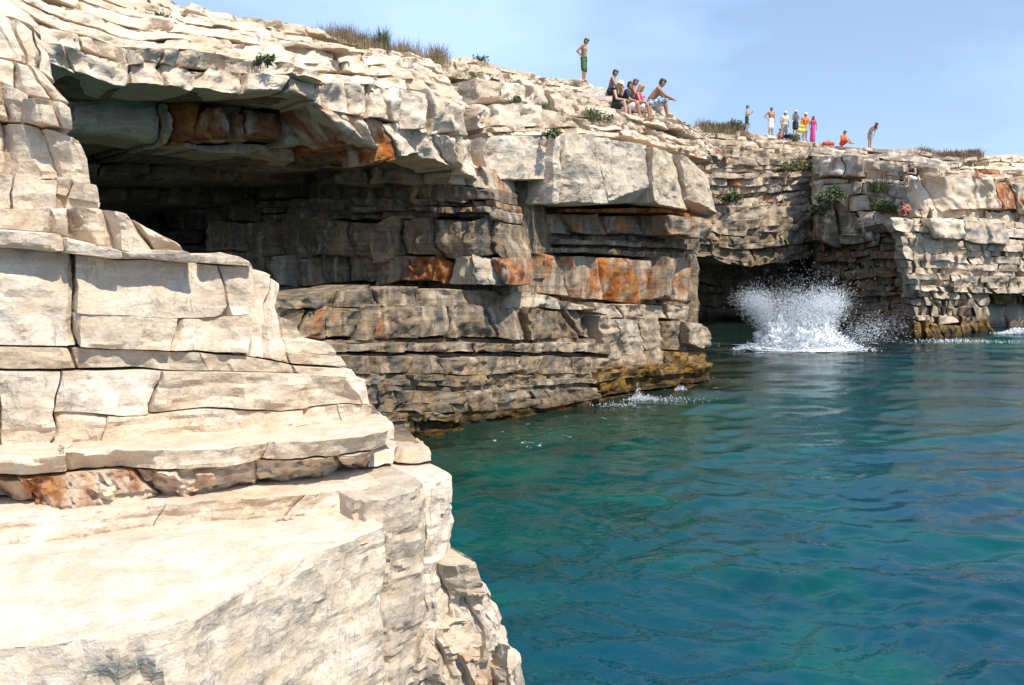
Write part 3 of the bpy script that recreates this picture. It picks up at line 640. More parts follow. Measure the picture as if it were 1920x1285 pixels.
bed(cliff, WA, [(1062, 392), (1150, 392), (1240, 390), (1300, 402), (1340, 414)], [(1062, 398), (1150, 398), (1240, 398), (1300, 408), (1340, 420)], out=[(1062, -.9), (1340, -.3)], joints=[1130, 1220], **Q, color=(.7, .35, 0))
cliff = mass('upper_slope', (0, 26, 7), 'broken pale ledges of the headland top where bathers sit')
# upper slope above it
T_ = {**MR, 'jit': .10, 'yaw': .08, 'lean': .06}
beds_auto(cliff, WA, [(906, 240), (1000, 240), (1100, 243), (1160, 250)], [(918, 256), (1000, 257), (1100, 252), (1160, 256)], 2, lambda k, f: -.5, .3, .9, **{**T_, 'jit': .2}, color=(.15, .1, 0))
bed(cliff, WA, [(900, 188), (944, 192), (1000, 200), (1060, 206), (1120, 228)], [(904, 240), (944, 241), (1000, 238), (1060, 240), (1130, 246)], out=-.7, joints=[942, 1012, 1075], **{**T_, 'chips': 4, 'strata': .05}, color=(.14, .05, 0))
beds_auto(cliff, WA, [(1080, 205), (1160, 215), (1240, 232), (1310, 258)], [(1090, 244), (1160, 254), (1240, 274), (1345, 306)], 4, lambda k, f: -.9 - (1 - f) * 1.6, .5, 1.6, **{**T_, 'strata': .04}, color=(.25, .15, 0))
bed(cliff, WA, [(900, 140), (944, 150), (1000, 162), (1060, 174), (1090, 182)], [(900, 188), (944, 192), (1000, 200), (1060, 206), (1100, 212)], out=-1.9, joints=[942, 990, 1040], **{**T_, 'strata': .04}, color=(.12, .05, 0))
beds_auto(cliff, WA, [(1050, 168), (1130, 186), (1200, 200), (1252, 212), (1290, 236)], [(1060, 206), (1130, 214), (1200, 226), (1252, 238), (1315, 262)], 3, lambda k, f: [(1050, -3.6 + f), (1250, -2.6 + f), (1300, -2)], .6, 1.5, **{**T_, 'lean': .05}, color=(.16, .08, 0))
beds_auto(cliff, WA, [(826, 114), (870, 104), (905, 113), (960, 130), (1020, 143), (1060, 150)], [(826, 140), (900, 146), (944, 152), (1000, 164), (1060, 178)], 3, lambda k, f: [(826, -4.5 + f * 2), (1060, -7 + 3.5 * f)], .6, 1.6, **{**T_, 'jit': .25, 'strata': .04}, color=(.14, .1, 0))
beds_auto(cliff, WA, [(1040, 148), (1100, 150), (1140, 166), (1160, 184), (1200, 192), (1252, 207)], [(1050, 172), (1130, 188), (1200, 204), (1256, 216)], 3, lambda k, f: [(1040, -9.8 + 4.5 * f), (1100, -9.8 + 5 * f), (1160, -6 + 2 * f), (1250, -3.2 + .5 * f)], .6, 1.6, **{**T_, 'jit': .2}, color=(.14, .1, 0))
beds_auto(cliff, WA, [(1250, 222), (1290, 232), (1330, 252), (1352, 275)], [(1250, 240), (1290, 250), (1336, 285), (1354, 305)], 3, lambda k, f: -3.6 + 1.5 * f, .4, 1.1, **{**T_, 'jit': .2}, color=(.25, .25, 0))

# ------------------------------------------------------------------ inlet wall
inlet = tag(empty('inlet_cliff', (14, 46, 0)), 'thin-bedded brown cliff at the back of the inlet with a dark sea cave', 'cliff', kind='structure')
WN = [(9.0, 43.0), (18.6, 47.5)]
FR = dict(mat=M_FAR, vjit=.12, sharp=0, res=0.11, r=0.012, rough=0.03, warp=0.14, gap=0.005, frac=.09, fsize=.6, jit=.09, yaw=.08, chips=2, chip=.25, facets=3, facet=.16, depth=1.8, core=4.0, strata=.05)
beds_auto(inlet, WN, [(1300, 236), (1345, 245), (1400, 248), (1450, 256), (1530, 266)], [(1300, 276), (1400, 284), (1530, 290)], 4, lambda k, f: -3.6 + 2.6 * f, .5, 1.6, **FR, color=(.2, .2, 0))
beds_auto(inlet, WN, [(1290, 276), (1400, 284), (1522, 290)], [(1290, 392), (1400, 390), (1524, 372)], 10, lambda k, f: -.6 + rng.normal(0, .18), .5, 2.0, **FR, color_k=lambda k, f: (lambda u, R: (.45 if R.random() < .35 else .15, .3 + .1 * f, 0)))
beds_auto(inlet, WN, [(1290, 392), (1400, 390), (1524, 372)], [(1290, 476), (1400, 500), (1524, 484)], 8, lambda k, f: .1 + .5 * math.sin(f * 3) + rng.normal(0, .14), .6, 2.4, **FR, color_k=lambda k, f: (.12, .55 + .3 * f, 0))
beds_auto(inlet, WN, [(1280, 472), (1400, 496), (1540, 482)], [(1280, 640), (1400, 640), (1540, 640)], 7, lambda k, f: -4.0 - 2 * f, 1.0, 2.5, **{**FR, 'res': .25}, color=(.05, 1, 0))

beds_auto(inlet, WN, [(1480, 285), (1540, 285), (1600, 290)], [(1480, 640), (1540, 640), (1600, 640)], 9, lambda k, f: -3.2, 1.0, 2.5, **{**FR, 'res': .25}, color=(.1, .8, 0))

# ------------------------------------------------------------------ right cliff
right = mass('right_cliff', (23, 44, 5), 'upper ledges and rim of the right cliff')
WR = [(19.2, 36.9), (27.2, 41.5), (42, 50)]
WU = [(17.0, 45.5), (21.5, 40.0), (28, 43.0), (42, 52)]
WL = [(17.3, 46.5), (19.2, 36.9)]
def rc(u, R): return (.5 if R.random() < .15 else .1, .28, 0)
# skyline and upper beds
beds_auto(right, WU, inward=(.25, .97, 0), top=[(1522, 266), (1580, 274), (1640, 284), (1665, 272), (1720, 281), (1728, 293), (1790, 298), (1850, 293), (1885, 286), (1960, 300)], bot=[(1522, 292), (1640, 304), (1720, 312), (1850, 318), (1960, 322)], n=4, out_f=lambda k, f: -5.5 + 4.5 * f, minw=.6, maxw=1.8, **{**FR, 'lean': .1}, color=(.15, .08, 0))
beds_auto(right, WU, inward=(.25, .97, 0), top=[(1528, 292), (1640, 304), (1720, 312), (1850, 318), (1960, 322)], bot=[(1528, 346), (1640, 344), (1720, 346), (1850, 344), (1960, 350)], n=4, out_f=lambda k, f: -.9 + .8 * f + rng.normal(0, .12), minw=.6, maxw=1.9, **FR, color=rc)
beds_auto(right, WU, inward=(.25, .97, 0), top=[(1528, 346), (1640, 344), (1700, 348)], bot=[(1530, 394), (1640, 392), (1700, 412)], n=2, out_f=lambda k, f: .1 + .2 * k, minw=.5, maxw=1.2, **{**FR, 'jit': .2}, color=(.1, .2, 0))
bed(right, WU, inward=(.25, .97, 0), top=[(1545, 296), (1600, 290), (1622, 294)], bot=[(1540, 332), (1600, 330), (1626, 326)], out=.35, joints=[1582], **FR, color=(.5, .4, 0))
bed(right, WU, inward=(.25, .97, 0), top=[(1536, 392), (1572, 384), (1612, 392)], bot=[(1530, 452), (1570, 460), (1612, 446)], out=.9, joints=[1574], **{**FR, 'strata': 0, 'chips': 3}, color=(0, .8, 0))
beds_auto(right, WU, inward=(.25, .97, 0), top=[(1612, 394), (1660, 394), (1700, 414)], bot=[(1612, 446), (1660, 430), (1692, 420)], n=2, out_f=lambda k, f: .5, minw=.6, maxw=1.2, **FR, color=(.08, .1, 0))
right = mass('point_side', (18.5, 42, 0), 'dark inlet-facing side of the right cliff point')
# shaded side of the point, shade deepened in its rock colour
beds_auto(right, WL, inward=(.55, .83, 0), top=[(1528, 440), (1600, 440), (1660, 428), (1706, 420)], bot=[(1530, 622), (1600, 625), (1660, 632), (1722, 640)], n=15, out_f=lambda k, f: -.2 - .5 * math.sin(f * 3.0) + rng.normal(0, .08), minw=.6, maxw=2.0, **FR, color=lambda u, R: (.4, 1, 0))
# solid rock behind both faces of the point
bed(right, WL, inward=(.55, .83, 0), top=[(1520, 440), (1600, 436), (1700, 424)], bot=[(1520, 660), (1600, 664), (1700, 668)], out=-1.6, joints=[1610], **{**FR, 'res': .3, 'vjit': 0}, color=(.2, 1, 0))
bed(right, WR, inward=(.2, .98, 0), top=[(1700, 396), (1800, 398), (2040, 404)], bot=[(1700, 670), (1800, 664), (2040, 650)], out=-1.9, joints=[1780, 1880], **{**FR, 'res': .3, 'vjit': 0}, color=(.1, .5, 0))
right = mass('seaward_face', (23, 40, 0), 'sunlit seaward face of the right cliff with gold tide band')
# seaward face
bed(right, WR, inward=(.2, .98, 0), top=[(1672, 412), (1700, 407), (1722, 408)], bot=[(1682, 432), (1700, 436), (1732, 432)], out=-.35, joints=[], **FR, color=(.12, .05, 0))
bed(right, WU, inward=(.25, .97, 0), top=[(1692, 352), (1735, 337), (1800, 334), (1866, 340)], bot=[(1700, 384), (1740, 392), (1800, 388), (1880, 396)], out=[(1690, .6), (1740, 1.5), (1880, 1.0)], joints=[1742], **{**FR, 'strata': 0, 'chips': 5, 'facets': 8, 'depth': 3}, color=(.05, .05, 0))
bed(right, WU, inward=(.25, .97, 0), top=[(1866, 330), (1910, 336), (1990, 340)], bot=[(1880, 396), (1910, 400), (1990, 404)], out=.6, joints=[1905], **FR, color=(.55, .05, 0))
beds_auto(right, WR, inward=(.2, .98, 0), top=[(1716, 392), (1800, 392), (1960, 400)], bot=[(1716, 436), (1800, 440), (1960, 446)], n=3, out_f=lambda k, f: -.9 + .3 * k, minw=.7, maxw=2.2, **{**FR, 'jit': .3}, color=(.14, .12, 0))
bed(right, WR, inward=(.2, .98, 0), top=[(1744, 418), (1800, 412), (1880, 420)], bot=[(1752, 446), (1800, 448), (1896, 452)], out=[(1744, .2), (1880, .5)], joints=[1806], **{**FR, 'chips': 4}, color=(.05, .12, 0))
beds_auto(right, WR, inward=(.2, .98, 0), top=[(1690, 434), (1800, 446), (1960, 452)], bot=[(1712, 545), (1800, 548), (1960, 552)], n=9, out_f=lambda k, f: -.15 + rng.normal(0, .14), minw=.45, maxw=1.5, **{**FR, 'jit': .10, 'res': .12, 'vjit': .05}, color_k=lambda k, f: (.08, .15 + .25 * f, 0))
beds_auto(right, WR, inward=(.2, .98, 0), top=[(1712, 545), (1780, 548), (1852, 550)], bot=[(1720, 604), (1780, 606), (1856, 602)], n=4, out_f=lambda k, f: -.1 + rng.normal(0, .12), minw=.4, maxw=1.1, **{**FR, 'jit': .16, 'res': .13}, color=(.08, .5, .05))
bed(right, WR, inward=(.2, .98, 0), top=[(1716, 602), (1780, 604), (1858, 600)], bot=[(1718, 650), (1780, 648), (1862, 640)], out=.1, width=(.5, 1.2), **{**FR, 'jit': .16}, color=(0, .4, .85))
beds_auto(right, WR, inward=(.2, .98, 0), top=[(1850, 548), (1900, 552), (1990, 556)], bot=[(1850, 640), (1900, 640), (1990, 640)], n=5, out_f=lambda k, f: -.5 - 2.2 * math.sin(f * 2.6), minw=.7, maxw=1.6, **FR, color=(.05, .4, .62))
flush_cores()

# ------------------------------------------------------------------ plateau behind the skylines
def plateau(name, pts, back, label):
    v, f = [], []
    n = len(pts)
    for k, (dist, dz) in enumerate(((0.0, -.35), (3, -.15), (14, .0), (45, .2), (110, -1.0))):
        for p in pts:
            q = np.array(p) + np.array([back[0], back[1], 0]) * dist
            q[2] += dz + (.25 * math.sin(q[0] * .7) * (k > 1))
            v.append(q)
    for k in range(4):
        for j in range(n - 1):
            f.append((k * n + j, k * n + j + 1, (k + 1) * n + j + 1, (k + 1) * n + j))
    o = mesh_obj(name, np.array(v), f, M_ROCK, None, True)
    o.color = (.15, .35, 0, 1)
    return tag(o, label, 'plateau', kind='structure')
sky1 = [(-50, -120, -1.6), (100, -60, -3.0), (285, 6, -4.2), (500, 42, -4.2), (620, 80, -4.2), (720, 100, -4.0), (826, 126, -5), (905, 128, -6), (1060, 166, -8.5), (1100, 170, -10.5), (1160, 196, -6.8), (1252, 216, -4.2), (1330, 262, -4.4)]
plateau('plateau', [at_wall(u, y + 8, WA, o)[0] for u, y, o in sky1], (-.5, .87), 'bare rocky plateau behind the headland edge')
sky2 = [(1300, 244, -4.2), (1400, 254, -4.2), (1530, 270, -4.2)]
plateau('plateau', [at_wall(u, y + 5, WN, o)[0] for u, y, o in sky2], (.1, .99), 'bare rocky plateau behind the inlet wall')
sky3 = [(1500, 274, -6), (1640, 288, -6), (1720, 288, -6), (1850, 298, -6), (1960, 304, -6), (2300, 330, -6)]
plateau('plateau', [at_wall(u, y + 4, WU, o)[0] for u, y, o in sky3], (.3, .95), 'bare rocky plateau behind the right cliff')

# ------------------------------------------------------------------ the sea
wr = np.random.default_rng(3)
WAVES = []
for lam in np.geomspace(.16, 3.0, 76):
    a = math.radians(wr.normal(-78, 26)); amp = .0078 * lam ** .9 * wr.uniform(.5, 1.25)
    if lam > .9: amp *= .42
    WAVES.append((lam, math.cos(a), math.sin(a), amp, wr.uniform(0, 6.28)))
def sea_height(x, y, cell):
    h = np.zeros_like(x)
    gust = .72 + .45 * vnoise(np.stack([x * .13, y * .13, x * 0], 1), 33)
    wx = x + .35 * vnoise(np.stack([x * .45, y * .45, x * 0], 1), 31); wy = y + .35 * vnoise(np.stack([x * .45, y * .45, x * 0 + 9], 1), 32)
    for lam, dx, dy, amp, ph in WAVES:
        k = 2 * math.pi / lam
        att = np.clip((lam / cell - 2.2) / 3.0, 0, 1)
        q = k * (wx * dx + wy * dy) + ph
        h += att * amp * (np.sin(q) - .22 * np.cos(2 * q)) * (gust if lam < 2 else 1)
    return h
ang = np.radians(np.r_[np.arange(-180, -44, 3.0), np.arange(-44, 44, .155), np.arange(44, 180.1, 3.0)])
rad = np.r_[np.geomspace(.6, 3.2, 8)[:-1], np.geomspace(3.2, 75, 410), np.geomspace(75, 4500, 26)[1:]]
RA, AN = np.meshgrid(rad, ang, indexing='ij')
X, Y = (RA * np.sin(AN)).ravel(), (RA * np.cos(AN)).ravel()
cell = np.maximum(RA.ravel() * .0075, .02); cell = np.where(np.abs(AN.ravel()) > math.radians(44), np.maximum(cell, RA.ravel() * .05), cell)
Z = sea_height(X, Y, cell)
nr, na_ = len(rad), len(ang)
ii, jj = np.meshgrid(np.arange(nr - 1), np.arange(na_ - 1), indexing='ij')
q0 = (ii * na_ + jj).ravel()
sea_faces = np.stack([q0, q0 + na_, q0 + na_ + 1, q0 + 1], 1)

t = NT('sea_water')
pos = t.new('ShaderNodeNewGeometry').outputs['Position']
sx = t.new('ShaderNodeSeparateXYZ'); t.l.new(pos, sx.inputs[0])
shore = t.math('MULTIPLY', t.math('ADD', t.math('SUBTRACT', sx.outputs[0], sx.outputs[1]), 17.25), .7071)   # metres off the headland
warpn = t.noise(pos, .22, 3, .5)
shore_w = t.math('ADD', shore, t.math('MULTIPLY', t.math('SUBTRACT', warpn, .5), 7.0))
deep = t.mapr(shore_w, 2.0, 12.0)
c = t.mix(deep, C(.0003, .054, .036), C(.0003, .048, .090))
far_ = t.mapr(sx.outputs[1], 16, 34)
c = t.mix(t.math('MULTIPLY', far_, .6), c, C(.0003, .034, .100))
sand = t.mapr(t.noise(pos, .5, 4, .55), .50, .68)
c = t.mix(t.math('MULTIPLY', sand, .75), c, C(.0006, .088, .064))
weed = t.mapr(t.noise(t.scale(pos, (1, 1.6, 1)), .34, 4, .6), .50, .62)
wmask = t.math('MULTIPLY', weed, t.mapr(shore_w, 1.0, 9.0, .85, .3))
c = t.mix(wmask, c, C(.001, .028, .024))
foot = t.mapr(shore_w, .2, 2.6, .85, 0.0)
c = t.mix(foot, c, C(.014, .019, .010))
# pale shallows by the right cliff
px_ = t.math('ADD', t.math('POWER', t.math('DIVIDE', t.math('SUBTRACT', sx.outputs[0], 23.5), 5.5), 2.0), t.math('POWER', t.math('DIVIDE', t.math('SUBTRACT', sx.outputs[1], 34.0), 3.6), 2.0))
c = t.mix(t.mapr(t.math('ADD', px_, t.math('MULTIPLY', warpn, .8)), .5, 1.5, .75, 0.0), c, C(.02, .11, .08))
dif = t.new('ShaderNodeBsdfDiffuse'); t.l.new(c, dif.inputs['Color']); dif.inputs['Normal'].default_value = (0, 0, 1)
upn = t.new('ShaderNodeCombineXYZ'); upn.inputs[2].default_value = 1.0; t.l.new(upn.outputs[0], dif.inputs['Normal'])   # light scattered back from inside the water
glo = t.new('ShaderNodeBsdfGlossy'); glo.inputs['Roughness'].default_value = .03; glo.inputs['Color'].default_value = C(.8, .8, .8)
bp = t.new('ShaderNodeBump'); bp.inputs['Strength'].default_value = .4; bp.inputs['Distance'].default_value = .02
n1 = t.noise(t.scale(pos, (1.0, 2.0, 1.0)), 7.0, 2, .5)
t.l.new(n1, bp.inputs['Height']); t.l.new(bp.outputs[0], glo.inputs['Normal'])
fre = t.new('ShaderNodeFresnel'); fre.inputs['IOR'].default_value = 1.333; t.l.new(bp.outputs[0], fre.inputs['Normal'])
mx = t.new('ShaderNodeMixShader'); t.l.new(fre.outputs[0], mx.inputs[0]); t.l.new(dif.outputs[0], mx.inputs[1]); t.l.new(glo.outputs[0], mx.inputs[2])
t.l.new(mx.outputs[0], t.n['Material Output'].inputs['Surface'])
M_SEA = t.m
sea = mesh_obj('sea', np.stack([X, Y, Z], 1), sea_faces[:, ::-1], M_SEA, None, True)
tag(sea, 'rippled blue green sea filling the inlet and right side', 'sea', kind='structure')

t = NT('seabed_rock'); t.b.inputs['Base Color'].default_value = C(.10, .12, .10)
sb = mesh_obj('seabed', [(-300, -300, -7), (300, -300, -7), (300, 400, -7), (-300, 400, -7)], [(0, 1, 2, 3)], t.m)
tag(sb, 'sandy sea floor', 'seabed', kind='structure')

# ------------------------------------------------------------------ foam and splash
t = NT('white_water')
t.b.inputs['Base Color'].default_value = C(.86, .90, .94); t.b.inputs['Roughness'].default_value = .35
t.b.inputs['Subsurface Weight'].default_value = 0.0
M_DROP = t.m
OCT_V = np.array([[.9, 0, -.35], [-.45, .8, -.35], [-.45, -.8, -.35], [0, 0, 1.0]], float)
OCT_F = np.array([[0, 1, 3], [1, 2, 3], [2, 0, 3], [0, 2, 1]])
def droplets(name, pts, radii, label, origin=None, extra=None):
    """Drops drawn out along their flight from the origin."""
    pts = np.asarray(pts); n = len(pts); radii = radii * 1.4
    if origin is None: d = wr.normal(0, 1, (n, 3)); d[:, 2] = np.abs(d[:, 2]) + 1
    else: d = pts - origin + wr.normal(0, .5, (n, 3))
    d /= np.linalg.norm(d, axis=1, keepdims=True)
    a = np.cross(d, [0.3, 1.0, 0.2]); a /= np.linalg.norm(a, axis=1, keepdims=True); b = np.cross(d, a)
    ln = radii * (1 + 2.6 * wr.random(n) ** 2)
    V = OCT_V[None, :, 0, None] * (a * radii[:, None])[:, None] + OCT_V[None, :, 1, None] * (b * radii[:, None])[:, None] + OCT_V[None, :, 2, None] * (d * ln[:, None])[:, None]
    V = (V + pts[:, None, :]).reshape(-1, 3)
    Fc = (OCT_F[None] + 4 * np.arange(n)[:, None, None]).reshape(-1, 3)
    if extra is not None:
        Fc = np.concatenate([Fc, extra[1] + len(V)]); V = np.concatenate([V, extra[0]])
    o = mesh_obj(name, V, Fc, M_DROP, None, True)
    return tag(o, label, 'splash', kind='stuff')
# the diver's splash: crown sheets thrown up and out from one spot, densest at its heart
S0 = at_z(1500, 655, 0.0)
pts, rads = [], []
def jet(n, x0, x1, vx, vz, sig, r0, r1, dens=1.0, dy=.5):
    for _ in range(n):
        tt = wr.random() ** dens
        x = wr.uniform(x0, x1); ax = vx + wr.normal(0, sig); az = max(.1, vz + wr.normal(0, sig))
        p = S0 + np.array([x + ax * tt, wr.normal(0, dy), az * tt - .55 * tt * tt * az * .6])
        if p[2] < 0.0: continue
        p += wr.normal(0, .07, 3)
        pts.append(p); rads.append(wr.uniform(r0, r1) * (.6 + .8 * wr.random() ** 3))
jet(13000, -1.35, -.8, -.95, 3.15, .36, .004, .014, .55, .35)      # left horn
jet(11000, .45, 1.15, .35, 3.2, .38, .004, .014, .60, .35)         # right horn
jet(17000, -1.0, 1.1, -.1, 3.0, .50, .004, .015, .75, .45)         # middle curtain
jet(3500, -1.4, 1.5, .1, 3.9, .7, .003, .010, .5, .6)              # fine high spray
jet(3000, 1.2, 2.2, 1.7, 1.5, .5, .004, .011, .6, .6)              # scatter to the right
for _ in range(16000):                                             # heart of white water
    g = wr.normal(0, 1, 3)
    q = S0 + np.array([g[0] * .85 + .1, g[1] * .42, abs(g[2]) * .60 * math.exp(-(g[0] * .5) ** 2)])
    pts.append(q); rads.append(wr.uniform(.006, .030))
for _ in range(9000):                                              # frothing skirt on the water
    a, r_ = wr.uniform(0, 6.28), wr.random() ** .6
    q = S0 + np.array([math.cos(a) * r_ * 2.2 - .1, math.sin(a) * r_ * 1.3 - .2, .04 + .14 * (1 - r_) * wr.random()])
    pts.append(q); rads.append(wr.uniform(.006, .024))
# torn sheets and lumps of water inside the spray
hv, hf = [], []
th_, ph_ = np.meshgrid(np.linspace(0, 2 * math.pi, 97), np.linspace(0, math.pi / 2, 40), indexing='ij')
for cx_, cz_, ax_, ay_, az_ in ((.05, 0, 1.35, .55, .75), (-.85, .1, .5, .35, .8), (.75, .1, .55, .4, .85), (0, 0, 2.0, .95, .16)):
    d = np.stack([np.cos(th_) * np.cos(ph_), np.sin(th_) * np.cos(ph_), np.sin(ph_)], -1).reshape(-1, 3)
    k = 1 + .55 * fbm(d * 3.1 + cx_ * 7, 4, 130, .6) + .35 * np.abs(vnoise(d * 13, 140))
    v = d * np.array([ax_, ay_, az_]) * k[:, None] + S0 + np.array([cx_, 0, cz_ - .05])
    b0 = sum(len(x) for x in hv); hv.append(v)
    ia, ja = np.meshgrid(np.arange(96), np.arange(39), indexing='ij'); b_ = (ia * 40 + ja).ravel() + b0
    hf += [np.stack([b_, b_ + 40, b_ + 41], 1), np.stack([b_, b_ + 41, b_ + 1], 1)]
droplets('water_splash', pts, np.array(rads), 'white splash of spray thrown up in the inlet', S0 - np.array([0, 0, .5]), (np.concatenate(hv), np.concatenate(hf)))
# little spouts and spray where swell meets the headland foot and the right cliff
pts, rads = [], []
def spout(u, y, n, w, h, rr_=(.003, .011), dx=.0):
    c0 = at_z(u, y, 0.0)
    for _ in range(n):
        a = abs(wr.normal(0, 1)); b = wr.normal(0, 1)
        pts.append(c0 + np.array([b * w + dx * a, wr.normal(0, w * .5), min(a, 2.2) * h * math.exp(-b * b * .5)])); rads.append(wr.uniform(*rr_))
spout(1206, 750, 350, .22, .07); spout(1196, 745, 160, .06, .16); spout(1276, 735, 320, .12, .09); spout(1238, 750, 250, .5, .02)
spout(1150, 760, 120, .3, .02)
spout(1912, 626, 1500, .5, .12, (.008, .03)); spout(1800, 640, 400, 1.0, .02, (.006, .02))
droplets('shore_spray', pts, np.array(rads), 'small white spray where swell breaks on the rocks')

t = NT('sea_foam')
pos = t.new('ShaderNodeNewGeometry').outputs['Position']
va = t.new('ShaderNodeVertexColor'); va.layer_name = 'density'
sepc = t.new('ShaderNodeSeparateColor'); t.l.new(va.outputs['Color'], sepc.inputs[0])
nf = t.noise(t.scale(pos, (1.0, 1.3, 1.0)), 3.4, 6, .68, 1.2)
fm = t.mapr(t.math('ADD', nf, t.math('MULTIPLY', sepc.outputs[0], .42)), .62, .76)
t.b.inputs['Base Color'].default_value = C(.80, .85, .86); t.b.inputs['Roughness'].default_value = .6
t.l.new(fm, t.b.inputs['Alpha'])
M_FOAM = t.m
def foam_sheet(pts_fn, nu, nv, dens, label):
    V, D = [], []
    for i in range(nu + 1):
        for j in range(nv + 1):
            p = pts_fn(i / nu, j / nv); V.append(p); D.append(dens(i / nu, j / nv))
    V = np.array(V); V[:, 2] = sea_height(V[:, 0], V[:, 1], np.full(len(V), .12)) + .02
    i0, j0 = np.meshgrid(np.arange(nu), np.arange(nv), indexing='ij'); b = (i0 * (nv + 1) + j0).ravel()
    o = mesh_obj('sea_foam', V, np.stack([b, b + nv + 1, b + nv + 2, b + 1], 1), M_FOAM, None, True)
    ca = o.data.color_attributes.new('density', 'FLOAT_COLOR', 'POINT')
    ca.data.foreach_set('color', np.repeat(np.array(D)[:, None], 4, 1).astype(np.float32).ravel())
    return tag(o, label, 'foam', kind='stuff')
fl = [(900, 834), (1000, 806), (1080, 790), (1130, 772), (1215, 752), (1300, 728), (1345, 720)]
def f1(a, b):
    u, y = lerp_line(fl, a); p = at_z(u, y - 12, 0.0); return p + np.array([.7, -.7, 0]) * (b * 1.5)
foam_sheet(f1, 160, 22, lambda a, b: (math.sin(math.pi * b) ** .5 * (1 - b) * (.35 + .75 * math.exp(-((a - .66) / .16) ** 2) + .3 * math.exp(-((a - .24) / .12) ** 2))) * (1 if 0 < a < 1 else 0), 'lacy white foam along the foot of the headland')
foam_sheet(lambda a, b: S0 + np.array([(a - .5) * 9 + .6, (b - .5) * 5.5, 0]), 120, 60, lambda a, b: max(0, 1.15 - 2.3 * math.hypot(a - .46, (b - .5) * 1.1)), 'patch of churned foam around the splash')
fr_ = [(1700, 640), (1780, 640), (1860, 630), (1960, 618)]
def f3(a, b):
    u, y = lerp_line(fr_, a); return at_z(u, y, 0.0) + np.array([.4, -.9, 0]) * (b * 1.6)
foam_sheet(f3, 120, 16, lambda a, b: math.sin(math.pi * b) * (.35 + .55 * a), 'thin foam line along the foot of the right cliff')

# ------------------------------------------------------------------ plants
def leaf_mat(name, c1, c2):
    t = NT(name); inf = t.new('ShaderNodeObjectInfo')
    g = t.new('ShaderNodeNewGeometry')
    c = t.mix(t.mapr(t.noise(g.outputs['Position'], 9.0, 3), .35, .65), C(*c1), C(*c2))
    t.l.new(c, t.b.inputs['Base Color']); t.b.inputs['Roughness'].default_value = .6
    return t.m
M_GREEN = leaf_mat('leaf_green', (.035, .065, .014), (.11, .14, .04))
M_OLIVE = leaf_mat('leaf_olive', (.07, .085, .025), (.20, .20, .075))
M_DRY = leaf_mat('dry_grass', (.16, .115, .06), (.34, .25, .14))
deps = None
def ground(p, up=1.2, down=3.0):
    hit, loc, nor, idx, ob, mt = sc.ray_cast(deps, Vector((p[0], p[1], p[2] + up)), Vector((0, 0, -1)), distance=up + down)
    return np.array(loc) if hit else np.array(p)
bpy.context.view_layer.update()
deps = bpy.context.evaluated_depsgraph_get()

def blades(centers, n, h, spread, w, R, droop=.5):
    V, Fc = [], []
    for c0 in centers:
        for _ in range(n):
            a = R.uniform(0, 6.28); r_ = spread * R.random() ** .7
            b = c0 + np.array([math.cos(a) * r_, math.sin(a) * r_, -.04])
            hh = h * R.uniform(.45, 1.1); l = R.uniform(.1, droop) * hh; a2 = a + R.normal(0, .8)
            d = np.array([math.cos(a2), math.sin(a2), 0]); s_ = np.array([-math.sin(a2), math.cos(a2), 0]) * w * R.uniform(.6, 1.3)
            k = len(V)
            m1 = b + d * l * .35 + np.array([0, 0, hh * .6]); m2 = b + d * l + np.array([0, 0, hh])
            V += [b - s_, b + s_, m1 - s_ * .8, m1 + s_ * .8, m2]
            Fc += [(k, k + 1, k + 3, k + 2), (k + 2, k + 3, k + 4)]
    return V, Fc
def leaves(c0, n, rx, rz, sz, R):
    V, Fc = [], []
    lumps = [c0 + np.array([R.normal(0, rx * .5), R.normal(0, rx * .4), abs(R.normal(0, rz * .4)) + rz * .2]) for _ in range(7)]
    for _ in range(n):
        l = lumps[R.integers(0, 7)]
        p = l + R.normal(0, 1, 3) * np.array([rx * .26, rx * .26, rz * .26])
        d = R.normal(0, 1, 3); d /= np.linalg.norm(d); e = np.cross(d, R.normal(0, 1, 3)); e /= np.linalg.norm(e)
        s_ = sz * R.uniform(.6, 1.4); k = len(V)
        V += [p - d * s_, p + e * s_ * .4, p + d * s_, p - e * s_ * .4]; Fc.append((k, k + 1, k + 2, k + 3))
    return V, Fc
pr = np.random.default_rng(21)
def plant(kind, u, y, wall, out, size, label, mat, n=160, name='plant', snap=True):
    p, _ = at_wall(u, y, wall, out)
    p = ground(p, .6, 1.2) if snap else p
    if kind == 'grass': V, Fc = blades([p + np.array([pr.normal(0, size * .35), pr.normal(0, size * .3), 0]) for _ in range(5)], n // 5, size, size * .25, .009 if wall is WA else .02, pr)
    else: V, Fc = leaves(p, int(n * 1.8), size, size * .8, .042 if wall is WA else .085, pr)
    o = mesh_obj('foliage', np.array(V), Fc, mat, None, False, origin=p)
    e = empty(name, p); o.parent = e; o.location = (0, 0, 0)
    # a short woody stem under the leaves
    sv, sf = [], []
    for q in range(5):
        a = pr.uniform(0, 6.28); tip = np.array([math.cos(a) * size * .3, math.sin(a) * size * .3, size * .5]); k = len(sv); w = size * .02
        sv += [(-w, -w, -.05), (w, -w, -.05), (0, w, -.05), tuple(tip)]; sf += [(k, k + 1, k + 3), (k + 1, k + 2, k + 3), (k + 2, k, k + 3)]
    st = mesh_obj('stem', np.array(sv, float), sf, M_DRY, None, False); st.parent = e
    return tag(e, label, 'plant', 'wild plants growing on the cliffs')
plant('leaf', 275, 48, WA, -2.2, .30, 'green tuft on the pale slope above the cave roof, leftmost plant', M_GREEN, 260)
plant('leaf', 497, 122, WA, .1, .14, 'tiny green plant in the crack over the cave lip', M_GREEN, 120, snap=False)
